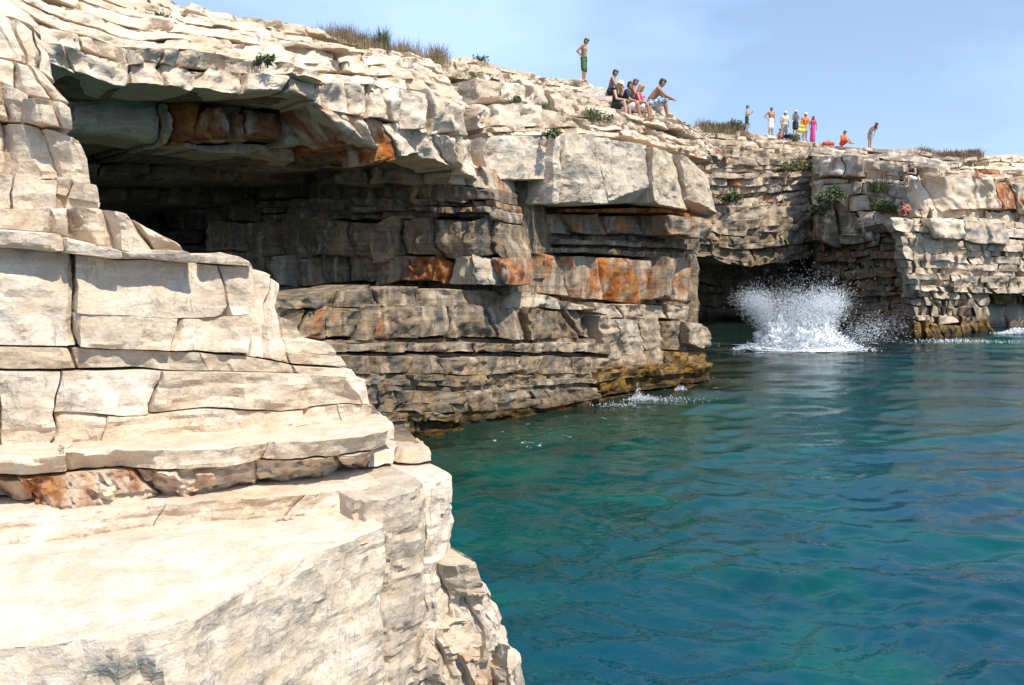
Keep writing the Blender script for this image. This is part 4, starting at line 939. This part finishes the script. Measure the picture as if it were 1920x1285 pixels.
plant('grass', 712, 84, WA, -3.6, .5, 'tall green clump standing in the dry grass on the skyline', M_GREEN, 200)
plant('grass', 897, 142, WA, -3.0, .35, 'low olive tuft beside the deep vertical crack', M_OLIVE, 220)
plant('leaf', 946, 148, WA, -3.6, .40, 'spreading olive shrub on the upper ledge left of the standing diver', M_OLIVE, 420, name='shrub')
plant('leaf', 964, 186, WA, -1.2, .22, 'small green plant on the ledge below the spreading shrub', M_GREEN, 200)
plant('grass', 1015, 190, WA, -1.3, .32, 'grassy tuft on the ledge above the great overhanging block', M_OLIVE, 200)
plant('leaf', 1118, 226, WA, -1.8, .32, 'dark green plant on the ledge below the seated group', M_GREEN, 300)
plant('leaf', 1036, 258, WA, .05, .16, 'little green plant on top of the overhanging block', M_GREEN, 150)
plant('leaf', 904, 106, WA, -5.5, .22, 'small green sprig on the flat-topped skyline outcrop', M_GREEN, 120)
plant('leaf', 1302, 240, WA, -4.5, .5, 'green bush on the skyline right of the seated bathers', M_GREEN, 300, name='shrub')
plant('leaf', 1386, 252, WN, -3.6, .8, 'green bush at the feet of the boy with a phone', M_GREEN, 420, name='shrub')
plant('leaf', 1375, 380, WN, 0.3, .65, 'green patch clinging to the inlet wall', M_GREEN, 620, name='shrub', snap=False)
plant('leaf', 1484, 318, WN, 0.0, .7, 'olive bush on a ledge high on the inlet wall', M_OLIVE, 380, name='shrub', snap=False)
plant('leaf', 1556, 378, WU, 0.9, .6, 'big green clump hanging beside the grey slab in the cleft', M_GREEN, 620, name='shrub', snap=False)
plant('leaf', 1536, 400, WU, 0.9, .45, 'green strand trailing down the left edge of the grey slab', M_GREEN, 420, name='shrub', snap=False)
plant('grass', 1645, 358, WU, .5, .7, 'pale green tuft growing from the white blocks of the right cliff', M_OLIVE, 260, snap=False)
plant('leaf', 1664, 396, WU, .7, .5, 'dark green shrub beside the crouching bather', M_GREEN, 520, name='shrub', snap=False)
plant('leaf', 1494, 263, WN, -3.2, .45, 'low green tuft on the rim under the standing onlookers', M_OLIVE, 220)
def dry(centers_uv, wall, out, n, h, label, spread, w):
    cs = []
    for u, y in centers_uv:
        p, _ = at_wall(u, y, wall, out + pr.normal(0, .5)); cs.append(ground(p, .5, .8))
    V, Fc = blades(cs, n, h, spread, w, pr, .7)
    o = mesh_obj('dry_grass', np.array(V), Fc, M_DRY, None, False)
    return tag(o, label, 'grass', kind='stuff')
dry([(pr.uniform(606, 835), 0) for _ in range(1)] and [(u, float(np.interp(u, [606, 640, 700, 730, 790, 835], [74, 82, 92, 96, 106, 114]))) for u in pr.uniform(606, 832, 170)], WA, -4.2, 60, .42, 'brown dry grass along the skyline above the cave', .22, .005)
dry([(u, float(np.interp(u, [1312, 1380], [246, 262]))) for u in pr.uniform(1312, 1385, 60)], WN, -4.0, 50, .6, 'brown scrub on the rim left of the far onlookers', .45, .016)
dry([(u, float(np.interp(u, [1724, 1840], [296, 302]))) for u in pr.uniform(1724, 1840, 90)], WU, -6.2, 50, .5, 'dark dry scrub on the skyline of the right cliff', .45, .016)

# dry sticks on the near ledges
t = NT('bleached_wood'); t.b.inputs['Base Color'].default_value = C(.36, .30, .23); t.b.inputs['Roughness'].default_value = .8
def stick(pa, pb, r_, label):
    pa, pb = np.array(pa), np.array(pb); ax = pb - pa; L_ = np.linalg.norm(ax); ax /= L_
    s_ = np.cross(ax, [0, 0, 1.0]); s_ /= np.linalg.norm(s_); q = np.cross(ax, s_)
    V, Fc = [], []; nseg = 10
    for i in range(nseg + 1):
        c0 = pa + ax * L_ * i / nseg + s_ * .012 * math.sin(i * 1.1) + q * .006 * math.cos(i * 1.7)
        rr2 = r_ * (1 - .45 * i / nseg)
        for k in range(7):
            a = k / 7 * 6.283; V.append(c0 + (s_ * math.cos(a) + q * math.sin(a)) * rr2)
    for i in range(nseg):
        for k in range(7): Fc.append((i * 7 + k, i * 7 + (k + 1) % 7, (i + 1) * 7 + (k + 1) % 7, (i + 1) * 7 + k))
    Fc.append(tuple(range(6, -1, -1))); Fc.append(tuple(nseg * 7 + k for k in range(7)))
    o = mesh_obj('dry_stick', np.array(V), Fc, t.m, None, True, origin=pa)
    return tag(o, label, 'stick')
stick(ground(at_z(550, 974, 1.76), .3, .5) + np.array([0, 0, .006]), ground(at_z(516, 886, 2.08), .3, .5) + np.array([0, -.01, .012]), .011, 'dry bleached stick leaning on the crumbly reddish bed')
stick(ground(at_z(120, 898, 2.06), .3, .5) + np.array([0, -.02, .008]), ground(at_z(116, 838, 2.22), .3, .5) + np.array([0, 0, .012]), .009, 'short dry stick lying over the pale slab edge at left')

# ------------------------------------------------------------------ people
def plain(name, c, rough=.7):
    t = NT(name); t.b.inputs['Base Color'].default_value = C(*c); t.b.inputs['Roughness'].default_value = rough; return t.m
def pattern(name, c1, c2, scale=14):
    t = NT(name); g = t.new('ShaderNodeTexCoord')
    t.l.new(t.mix(t.mapr(t.noise(g.outputs['Object'], scale, 2), .46, .54), C(*c1), C(*c2)), t.b.inputs['Base Color']); t.b.inputs['Roughness'].default_value = .75; return t.m
def stripes(name, c1, c2, period):
    t = NT(name); g = t.new('ShaderNodeTexCoord'); s_ = t.new('ShaderNodeSeparateXYZ'); t.l.new(g.outputs['Object'], s_.inputs[0])
    f = t.math('GREATER_THAN', t.math('FRACT', t.math('DIVIDE', s_.outputs[2], period)), .5)
    t.l.new(t.mix(f, C(*c1), C(*c2)), t.b.inputs['Base Color']); return t.m
SK = {'fair': plain('skin_fair', (.52, .30, .205), .5), 'tan': plain('skin_tan', (.40, .20, .115), .5), 'red': plain('skin_sunburnt', (.42, .175, .115), .5)}
HAIR = {'dark': plain('hair_dark', (.018, .012, .009), .5), 'brown': plain('hair_brown', (.07, .036, .016), .5), 'blond': plain('hair_blond', (.42, .27, .10), .5), 'grey': plain('hair_grey', (.20, .17, .145), .6)}
M_EYE = plain('eye_dark', (.02, .015, .01), .3)
M_LIP = plain('lips', (.33, .11, .085), .5)

def capsule(a, b, ra, rb, seg=12, rings=5):
    a, b = np.array(a, float), np.array(b, float); ax = b - a; L_ = np.linalg.norm(ax)
    ax = ax / L_ if L_ > 1e-6 else np.array([0, 0, 1.0])
    h = np.array([1.0, 0, 0]) if abs(ax[0]) < .8 else np.array([0, 1.0, 0])
    s_ = np.cross(ax, h); s_ /= np.linalg.norm(s_); q = np.cross(ax, s_)
    prof = [(-math.cos(i / rings * math.pi / 2), math.sin(i / rings * math.pi / 2), 0) for i in range(1, rings + 1)] + [(math.sin(i / rings * math.pi / 2), math.cos(i / rings * math.pi / 2), 1) for i in range(0, rings)]
    V = [a - ax * ra]
    for d, w, e in prof:
        c0, r_ = (b, rb) if e else (a, ra)
        for k in range(seg):
            t_ = k / seg * 2 * math.pi
            V.append(c0 + ax * d * r_ + (s_ * math.cos(t_) + q * math.sin(t_)) * w * r_)
    V.append(b + ax * rb); n = len(prof); Fc = []
    for k in range(seg): Fc.append((0, 1 + (k + 1) % seg, 1 + k))
    for i in range(n - 1):
        for k in range(seg):
            p = 1 + i * seg; Fc.append((p + k, p + (k + 1) % seg, p + seg + (k + 1) % seg, p + seg + k))
    e = len(V) - 1; p = 1 + (n - 1) * seg
    for k in range(seg): Fc.append((p + k, p + (k + 1) % seg, e))
    return V, Fc
def fused(name, caps, mat, parent, voxel=.022, smooth=4):
    V, Fc = [], []
    for a, b, ra, rb in caps:
        v, f = capsule(a, b, ra, rb); k = len(V); V += v; Fc += [tuple(i + k for i in q) for q in f]
    o = mesh_obj(name, np.array(V), Fc, mat, None, True)
    m = o.modifiers.new('fuse', 'REMESH'); m.mode = 'VOXEL'; m.voxel_size = voxel; m.use_smooth_shade = True
    m2 = o.modifiers.new('soften', 'SMOOTH'); m2.factor = .5; m2.iterations = smooth
    o.parent = parent
    return o

def joints_stand(**kw):
    j = dict(anL=(0, .10, .09), anR=(0, -.10, .09), knL=(.02, .10, .50), knR=(.02, -.10, .50), hiL=(0, .09, .90), hiR=(0, -.09, .90), pel=(0, 0, .97), wai=(.0, 0, 1.12),
             che=(.01, 0, 1.32), shL=(0, .185, 1.44), shR=(0, -.185, 1.44), nec=(.01, 0, 1.50), hea=(.035, 0, 1.635), elL=(-.03, .25, 1.15), elR=(-.03, -.25, 1.15), haL=(.05, .24, .90), haR=(.05, -.24, .90), toL=(.17, .12, .035), toR=(.17, -.12, .035), look=(1, 0, -.1))
    j.update(kw); return j
def joints_sit(**kw):
    j = dict(hiL=(0, .09, .11), hiR=(0, -.09, .11), pel=(-.02, 0, .14), wai=(.0, 0, .28), che=(.07, 0, .48), shL=(.08, .185, .58), shR=(.08, -.185, .58), nec=(.11, 0, .65), hea=(.16, 0, .775),
             knL=(.42, .13, .20), knR=(.42, -.13, .20), anL=(.50, .12, -.22), anR=(.50, -.12, -.22), toL=(.66, .13, -.26), toR=(.66, -.13, -.26), elL=(.20, .24, .32), elR=(.20, -.24, .32), haL=(.42, .08, .28), haR=(.42, -.08, .28), look=(1, 0, -.2))
    j.update(kw); return j
def A(v): return np.array(v, float)
def person(label, loc, yaw, j, skin='fair', hair='dark', hairstyle='short', height=1.75, clothes=(), build=1.0, hat=None, group=None):
    e = empty('person', loc); e.rotation_euler = (0, 0, yaw); s_ = height / 1.75; e.scale = (s_, s_, s_)
    tag(e, label, 'person', group)
    J = {k: A(v) for k, v in j.items()}; b = build
    up = J['hea'] - J['nec']; up = up / np.linalg.norm(up)
    fwd = J['look'] - up * (J['look'] @ up); fwd /= np.linalg.norm(fwd); side = np.cross(up, fwd)
    caps = [(J['pel'] + A((0, .07, -.02)), J['pel'] + A((0, -.07, -.02)), .115 * b, .115 * b), (J['pel'], J['wai'], .115 * b, .105 * b), (J['wai'] + A((0, .04, 0)), J['che'] + A((0, .07, 0)), .095 * b, .112 * b), (J['wai'] + A((0, -.04, 0)), J['che'] + A((0, -.07, 0)), .095 * b, .112 * b),
            (J['shL'] * .85 + J['shR'] * .15, J['shR'] * .85 + J['shL'] * .15, .075 * b, .075 * b), (J['che'], J['nec'], .10 * b, .06), (J['nec'], J['hea'] - up * .03, .056, .058),
            (J['hea'] + up * .035, J['hea'] - up * .045 + fwd * .018, .088, .070), (J['hea'] - up * .075 + fwd * .035, J['hea'] - up * .06 + fwd * .03, .040, .04), (J['hea'] - up * .02 + fwd * .088, J['hea'] + up * .02 + fwd * .075, .018, .012)]
    for k in (1, -1):
        caps.append((J['hea'] + side * .085 * k - up * .02, J['hea'] + side * .085 * k + up * .015, .018, .02))   # ears
    for S_ in 'LR':
        sh, el, ha, hi, kn, an, to = (J[n + S_] for n in ('sh', 'el', 'ha', 'hi', 'kn', 'an', 'to'))
        caps += [(sh, el, .058 * b, .043 * b), (el, el + (ha - el) * .85, .043 * b, .029), (hi, kn, .088 * b, .058 * b), (kn, kn + (an - kn) * .35, .056 * b, .058 * b), (kn + (an - kn) * .35, an, .058 * b, .036), (an, to, .040, .030)]
        d = (ha - el) / np.linalg.norm(ha - el); w = np.cross(d, A((0, 0, 1)) if abs(d[2]) < .9 else A((1, 0, 0))); w /= np.linalg.norm(w)
        nrm = np.cross(w, d)
        caps.append((ha - d * .03, ha + d * .035, .030, .034))                                                    # palm
        for k, (off, ln) in enumerate(((-.03, .062), (-.01, .075), (.01, .07), (.03, .055))):                      # four bent fingers and a thumb
            k0 = ha + d * .05 + w * off; k1 = k0 + d * ln * .55 - nrm * .008; k2 = k1 + d * ln * .45 - nrm * .025
            caps += [(k0, k1, .0095, .009), (k1, k2, .009, .007)]
        th = ha + w * -.032; caps.append((th, th - w * .035 + d * .04, .011, .008))
    fused('body', caps, SK[skin], e, .014)
    for k in (1, -1):
        p = J['hea'] + up * .012 + fwd * .093 + side * .032 * k; v, f = capsule(p, p + side * .004, .0095, .0095, 8, 3)
        o = mesh_obj('eye', np.array(v), f, M_EYE, None, True); o.parent = e
    p = J['hea'] - up * .058 + fwd * .078; v, f = capsule(p - side * .02, p + side * .02, .008, .008, 8, 3); o = mesh_obj('mouth', np.array(v), f, M_LIP, None, True); o.parent = e
    if hairstyle:
        hc = [(J['hea'] + up * .05 - fwd * .015, J['hea'] - up * .0 - fwd * .03, .094, .084), (J['hea'] + up * .075 + fwd * .03, J['hea'] + up * .06 - fwd * .04, .07, .08)]
        if hairstyle == 'bob': hc += [(J['hea'] + side * .06 * k - fwd * .02, J['hea'] + side * .07 * k - up * .12 - fwd * .03, .05, .05) for k in (1, -1)] + [(J['hea'] - fwd * .05, J['hea'] - fwd * .06 - up * .12, .07, .06)]
        if hairstyle == 'long': hc += [(J['hea'] + side * .06 * k - fwd * .0, J['hea'] + side * .085 * k + A((.0, 0, -.27)), .045, .03) for k in (1, -1)] + [(J['hea'] - fwd * .05, J['hea'] - fwd * .06 + A((0, 0, -.27)), .07, .045)]
        fused('hair', hc, HAIR[hair], e, .018, 2)
    if hat:
        hm, brim = hat; c0 = J['hea'] + up * .085
        V, Fc = [], []
        prof = [(brim, .0), (brim, .012), (.105, .018), (.10, .07), (.075, .10), (.0, .11)]
        for r_, hh in prof:
            for k in range(18):
                a = k / 18 * 6.283; V.append(c0 + up * (hh - .02) + (fwd * math.cos(a) + side * math.sin(a)) * r_)
        for i in range(len(prof) - 1):
            for k in range(18): Fc.append((i * 18 + k, i * 18 + (k + 1) % 18, (i + 1) * 18 + (k + 1) % 18, (i + 1) * 18 + k))
        Fc.append(tuple(range(17, -1, -1)))
        o = mesh_obj('hat', np.array(V), Fc, hm, None, True); o.parent = e
    g = .017
    for name, mat, kind in clothes:
        cc = []
        if kind in ('shorts', 'longshorts', 'briefs', 'skirt'):
            cc += [(J['pel'] + A((0, .07, -.02)), J['pel'] + A((0, -.07, -.02)), .115 * b + g, .115 * b + g), (J['pel'], J['pel'] * .65 + J['wai'] * .35, .12 * b + g, .11 * b + g)]
            fr = {'shorts': .62, 'longshorts': .95, 'briefs': .12, 'skirt': .8}[kind]
            for S_ in 'LR':
                hi, kn = J['hi' + S_], J['kn' + S_]; cc.append((hi, hi + (kn - hi) * fr, .09 * b + g * 1.4, (.09 - .022 * fr) * b + g * 2.2))
            if kind == 'skirt': cc.append(((J['hiL'] + J['hiR']) / 2, (J['hiL'] + J['hiR']) / 2 * .2 + (J['knL'] + J['knR']) / 2 * .8, .13, .15))
        if kind in ('tee', 'tank', 'dress', 'longdress', 'openshirt', 'bikini', 'tube'):
            if kind == 'bikini': cc += [(J['che'] + A((.045, .07, .01)), J['che'] + A((.045, -.07, .01)), .085, .085), (J['che'] + A((-.02, .06, 0)), J['che'] + A((-.02, -.06, 0)), .112 * b, .112 * b)]
            else:
                cc += [(J['wai'] + A((0, .04, 0)), J['che'] + A((0, .07, 0)), .095 * b + g, .112 * b + g), (J['wai'] + A((0, -.04, 0)), J['che'] + A((0, -.07, 0)), .095 * b + g, .112 * b + g), (J['pel'], J['wai'], .115 * b + g, .105 * b + g), (J['pel'] + A((0, .06, 0)), J['pel'] + A((0, -.06, 0)), .115 * b + g, .115 * b + g)]
                if kind != 'tube': cc.append((J['shL'] * .8 + J['shR'] * .2, J['shR'] * .8 + J['shL'] * .2, .075 * b + g * .7, .075 * b + g * .7))
            if kind in ('tee', 'openshirt'):
                for S_ in 'LR':
                    sh, el = J['sh' + S_], J['el' + S_]; cc.append((sh, sh + (el - sh) * (.6 if kind == 'tee' else .95), .06 * b + g, .055 * b + g))
            if kind in ('dress', 'tube'): cc.append((J['pel'], (J['knL'] + J['knR']) / 2 * .55 + J['pel'] * .45, .14, .17))
            if kind == 'longdress': cc += [(J['pel'], (J['knL'] + J['knR']) / 2, .14, .18), ((J['knL'] + J['knR']) / 2, (J['anL'] + J['anR']) / 2 + A((0, 0, .08)), .18, .20)]
        fused(name, cc, mat, e, .02, 3)
    return e
bpy.context.view_layer.update(); deps = bpy.context.evaluated_depsgraph_get()
def spot(u, y, wall, out, snap=True, up=.7, down=1.0, edge=None):
    """The visible rock under a pixel, at about the expected distance, then a step back from its edge."""
    want = at_wall(u, y, wall, out)[0][1]
    for k in range(0, 16, 2):
        d = ray(u, y + k)
        hit, loc, nor, idx, ob, mt = sc.ray_cast(deps, Vector(CAM), Vector(d).normalized())
        if hit and ob.name.startswith('rock') and abs(loc[1] - want) < .38 * want:
            q = np.array(loc)
            if edge is not None: return q + np.array([0, -edge, .02])
            b = ground(q + np.array([0, .16, 0]), .35, .5)
            return b if b[2] - q[2] < .35 else q
    return ground(at_wall(u, y, wall, out)[0], up, down)
G1, G2 = 'bathers sitting on the headland edge', 'onlookers standing on the far rim'
R_ = math.radians
camo = pattern('camouflage_cloth', (.02, .06, .015), (.10, .17, .05), 11)
blue_pat = pattern('blue_print_cloth', (.05, .13, .20), (.45, .55, .58), 10)
navy, white, black = plain('navy_cloth', (.010, .014, .035)), plain('white_cloth', (.78, .77, .74)), plain('black_cloth', (.012, .012, .014))
pink, orange, yellow, red = plain('pink_cloth', (.62, .02, .16)), plain('orange_cloth', (.75, .17, .015)), plain('yellow_cloth', (.78, .62, .03)), plain('red_cloth', (.55, .03, .02))
straw, khaki, dkgreen, magenta, teal = plain('straw', (.70, .60, .42)), plain('khaki_cloth', (.42, .38, .29)), plain('dark_green_cloth', (.02, .035, .018)), plain('magenta_cloth', (.55, .05, .25)), plain('teal_cloth', (.05, .13, .19))
# headland edge
person('standing young man in green camouflage shorts, alone on the headland edge', spot(1095, 152, WA, -9.95), R_(-20), joints_stand(elL=(-.20, .30, 1.20), haL=(-.03, .17, 1.00), elR=(-.20, -.30, 1.20), haR=(-.03, -.17, 1.00), hea=(.09, 0, 1.62), nec=(.02, 0, 1.50), look=(1, 0, -.6)), 'tan', 'dark', 'short', 1.76, [('shorts', camo, 'longshorts')], group=G1)
person('shirtless dark-haired man seated highest, left of the seated group', spot(1146, 180, WA, -7.0), R_(-15), joints_sit(), 'tan', 'dark', 'short', 1.78, [('shorts', navy, 'shorts')], group=G1)
person('shirtless man with short brown hair sitting behind the man in navy', spot(1184, 190, WA, -5.6), R_(-15), joints_sit(), 'red', 'brown', 'short', 1.76, [('shorts', teal, 'shorts')], group=G1)
person('woman in a straw hat and black top sitting at the left end', spot(1155, 207, WA, -4.6), R_(-40), joints_sit(), 'fair', 'blond', 'long', 1.66, [('tank_top', black, 'tank'), ('shorts', black, 'shorts')], .88, hat=(straw, .17), group=G1)
person('dark-haired man in a navy shirt seated between the hat and the pink top', spot(1173, 210, WA, -4.2), R_(-20), joints_sit(), 'tan', 'dark', 'short', 1.76, [('shirt', navy, 'tee'), ('shorts', white, 'shorts')], group=G1)
person('blond woman in a bright pink top sitting on the edge', spot(1194, 213, WA, -3.9), R_(-25), joints_sit(), 'tan', 'blond', 'bob', 1.66, [('tank_top', pink, 'tank'), ('shorts', white, 'shorts')], .92, group=G1)
person('shirtless man in blue patterned shorts leaning forward at the right end', spot(1222, 211, WA, -3.4), R_(-8), joints_sit(che=(.16, 0, .46), shL=(.21, .185, .55), shR=(.21, -.185, .55), nec=(.26, 0, .62), hea=(.33, 0, .74), elL=(.42, .2, .33), elR=(.42, -.2, .33), haL=(.66, .03, .25), haR=(.66, -.03, .25)), 'tan', 'dark', 'short', 1.82, [('shorts', blue_pat, 'longshorts')], 1.05, group=G1)
# far rim
person('boy in dark shorts looking at a phone, leftmost on the far rim', spot(1401, 249, WN, -3.9), R_(-25), joints_stand(elL=(.08, .24, 1.18), haL=(.30, .10, 1.32), elR=(.02, -.24, 1.17), haR=(.24, -.08, 1.22)), 'fair', 'dark', 'short', 1.62, [('shorts', dkgreen, 'shorts')], .9, group=G2)
person('shirtless man in white shorts with a hand on his hip', spot(1446, 258, WN, -3.6), R_(-75), joints_stand(elR=(-.08, -.42, 1.20), haR=(.04, -.20, 1.02)), 'tan', 'grey', 'short', 1.72, [('shorts', white, 'longshorts')], 1.08, group=G2)
person('man in a pale cap, open white shirt and khaki trousers', spot(1472, 259, WN, -3.6), R_(-85), joints_stand(), 'tan', 'grey', 'short', 1.74, [('trousers', khaki, 'longshorts'), ('shirt', plain('cream_cloth', (.62, .56, .44)), 'openshirt')], 1.08, hat=(white, .11), group=G2)
person('woman in a pale sun hat, blue top and black skirt', spot(1492, 260, WN, -3.4), R_(-95), joints_stand(elL=(.1, .24, 1.16), haL=(.22, .02, 1.22), elR=(.1, -.24, 1.16), haR=(.22, .0, 1.16)), 'tan', 'blond', 'bob', 1.60, [('top', teal, 'tank'), ('skirt', black, 'skirt')], .95, hat=(straw, .14), group=G2)
person('man in an orange shirt and pale cap beside a yellow bag', spot(1510, 262, WN, -3.3), R_(-80), joints_stand(elL=(.1, .25, 1.16), haL=(.22, .05, 1.24)), 'red', 'grey', 'short', 1.76, [('shirt', orange, 'tee'), ('shorts', khaki, 'shorts')], 1.08, hat=(white, .11), group=G2)
person('woman in a long red and magenta dress, rightmost of the standing onlookers', spot(1525, 264, WN, -3.1), R_(-95), joints_stand(), 'tan', 'dark', 'bob', 1.62, [('dress', magenta, 'longdress'), ('bodice', red, 'bikini')], .9, group=G2)
person('child in a dark swimsuit crouching in front of the man in khaki', spot(1466, 264, WN, -2.8), R_(-150), joints_sit(pel=(0, 0, .12), knL=(.30, .12, .42), knR=(.30, -.12, .42), anL=(.18, .12, .07), anR=(.18, -.12, .07), toL=(.32, .13, .035), toR=(.32, -.13, .035), elL=(.28, .2, .34), elR=(.28, -.2, .34), haL=(.42, .06, .34), haR=(.42, -.06, .34)), 'red', 'dark', 'short', 1.30, [('swimsuit', navy, 'briefs')], group=G2)
person('person in an orange top sitting down on the rim', spot(1581, 272, WU, -3.6), R_(-60), joints_sit(anL=(.62, .12, .06), anR=(.62, -.12, .06), knL=(.40, .13, .34), knR=(.40, -.13, .34), toL=(.78, .13, .03), toR=(.78, -.13, .03)), 'red', 'brown', 'short', 1.68, [('shirt', orange, 'tee'), ('shorts', red, 'shorts')], group=G2)
person('long-haired woman in a striped dress bending forward on the rim', spot(1632, 286, WU, -2.6), R_(-55), joints_stand(wai=(.02, 0, 1.10), che=(.16, 0, 1.27), shL=(.25, .17, 1.36), shR=(.25, -.17, 1.36), nec=(.30, 0, 1.40), hea=(.40, 0, 1.48), elL=(.20, .22, 1.10), elR=(.20, -.22, 1.10), haL=(.22, .12, .88), haR=(.22, -.12, .88), look=(.6, 0, -1)), 'tan', 'brown', 'long', 1.66, [('dress', stripes('striped_cloth', (.60, .55, .52), (.06, .07, .13), .11), 'tube')], .92, group=G2)
# right cliff
pp = spot(1710, 341, WU, 1.0, edge=.10)
person('photographer in a black tank top and white shorts sitting on the right cliff', pp, R_(195), joints_sit(hea=(.22, 0, .74), nec=(.13, 0, .65), elL=(.10, .26, .34), elR=(.10, -.26, .34), haL=(.36, .07, .40), haR=(.36, -.07, .40), anL=(.40, .12, -.26), anR=(.40, -.12, -.26), toL=(.56, .13, -.31), toR=(.56, -.13, -.31), look=(1, 0, -.5)), 'fair', 'brown', 'short', 1.72, [('tank_top', black, 'tank'), ('shorts', white, 'shorts')], 1.02)
cr = spot(1700, 407, WR, -.75, edge=.10)
person('bather in red swimwear crouching on the pale rock pedestal', cr, R_(185), joints_sit(pel=(-.10, 0, .16), hiL=(-.08, .09, .16), hiR=(-.08, -.09, .16), wai=(-.06, 0, .30), che=(.06, 0, .46), shL=(.14, .17, .53), shR=(.14, -.17, .53), nec=(.19, 0, .56), hea=(.28, 0, .62), knL=(.33, .12, .46), knR=(.33, -.12, .46), anL=(.14, .12, .08), anR=(.14, -.12, .08), toL=(.29, .13, .035), toR=(.29, -.13, .035), elL=(.36, .18, .36), elR=(.36, -.18, .36), haL=(.46, .06, .30), haR=(.46, -.06, .30), look=(1, 0, -.6)), 'red', 'dark', 'short', 1.74, [('swimwear', red, 'briefs')])
# things they carry
def lump(name, caps, mat, loc, yaw, label, cat, voxel=.02):
    e = empty(name, loc); e.rotation_euler = (0, 0, yaw); tag(e, label, cat); return e
rot = lambda v, a: np.array([v[0] * math.cos(a) - v[1] * math.sin(a), v[0] * math.sin(a) + v[1] * math.cos(a), v[2]])
bk = empty('backpack', pp + rot(A((-.16, 0, .22)), R_(195))); bk.rotation_euler = (0, 0, R_(195)); tag(bk, 'black backpack on the back of the seated photographer', 'backpack')
fused('bag_body', [((-.02, .08, .0), (-.02, .08, .34), .11, .10), ((-.02, -.08, .0), (-.02, -.08, .34), .11, .10)], black, bk, .02)
fused('front_pocket', [((-.12, .06, .02), (-.12, -.06, .02), .07, .07), ((-.12, .06, .12), (-.12, -.06, .12), .06, .06)], plain('dark_grey_cloth', (.03, .03, .034)), bk, .02)
for k in (1, -1): fused('shoulder_strap', [((.05, .13 * k, .30), (.20, .14 * k, .36), .02, .02), ((.20, .14 * k, .36), (.30, .13 * k, .20), .02, .018), ((.30, .13 * k, .20), (.12, .15 * k, -.02), .018, .018)], black, bk, .014, 2)
cm = empty('camera', pp + rot(A((.45, 0, .40)), R_(195))); cm.name = 'photo_camera'; cm.rotation_euler = (0, 0, R_(195)); tag(cm, 'black camera held by the seated photographer', 'camera')
fused('camera_body', [((0, .05, 0), (0, -.05, 0), .042, .042), ((0, .0, .03), (0, .0, .045), .03, .03)], black, cm, .01, 1)
fused('camera_lens', [((.03, 0, 0), (.13, 0, -.01), .036, .036)], plain('lens_black', (.01, .01, .012), .2), cm, .01, 1)
yb = empty('tote_bag', spot(1502, 262, WN, -3.2) + A((0, -.1, .62))); tag(yb, 'bright yellow bag hanging beside the man in orange', 'bag')
fused('bag_body', [((-.12, 0, 0), (.12, 0, 0), .13, .13), ((-.10, 0, .28), (.10, 0, .28), .08, .08)], yellow, yb, .022)
fused('bag_handle', [((-.10, 0, .32), (-.03, 0, .62), .018, .018), ((.10, 0, .32), (.03, 0, .62), .018, .018), ((-.03, 0, .62), (.03, 0, .62), .018, .018)], yellow, yb, .014, 1)
rb = empty('duffel_bag', spot(1482, 259, WN, -3.0)); tag(rb, 'dark bag on the rocks between the khaki man and the black skirt', 'bag')
fused('bag_body', [((-.28, 0, .12), (.28, 0, .14), .13, .13)], black, rb, .025)
fused('bag_handle', [((-.12, 0, .24), (0, 0, .36), .018, .018), ((.12, 0, .24), (0, 0, .36), .018, .018)], black, rb, .014, 1)
tw = empty('red_bag', spot(1555, 270, WU, -3.4)); tag(tw, 'red bag lying on the rim between the onlookers and the orange sitter', 'bag')
fused('bag_body', [((-.26, 0, .14), (.26, 0, .12), .14, .13)], red, tw, .025)
fused('bag_handle', [((-.10, 0, .25), (.0, 0, .36), .018, .018), ((.12, 0, .24), (0, 0, .36), .018, .018)], plain('dark_red_cloth', (.25, .02, .015)), tw, .014, 1)
ph = empty('phone', spot(1401, 249, WN, -3.9) + rot(A((.34, 0, 1.24)), R_(-25))); ph.rotation_euler = (0, R_(-30), R_(-25)); tag(ph, 'dark phone held up by the boy on the far rim', 'phone')
def rbox(name, sx_, sy_, sz_, mat, parent, off=(0, 0, 0)):
    V = [(off[0] + x * sx_, off[1] + y * sy_, off[2] + z * sz_) for x in (-.5, .5) for y in (-.5, .5) for z in (-.5, .5)]
    o = mesh_obj(name, np.array(V), [(0, 1, 3, 2), (4, 6, 7, 5), (0, 4, 5, 1), (2, 3, 7, 6), (0, 2, 6, 4), (1, 5, 7, 3)], mat, None, False); o.parent = parent
    m = o.modifiers.new('edge', 'BEVEL'); m.width = .004; m.segments = 2
rbox('phone_case', .012, .075, .15, black, ph); rbox('screen', .002, .066, .135, plain('screen_glass', (.05, .06, .08), .1), ph, (-.008, 0, 0))
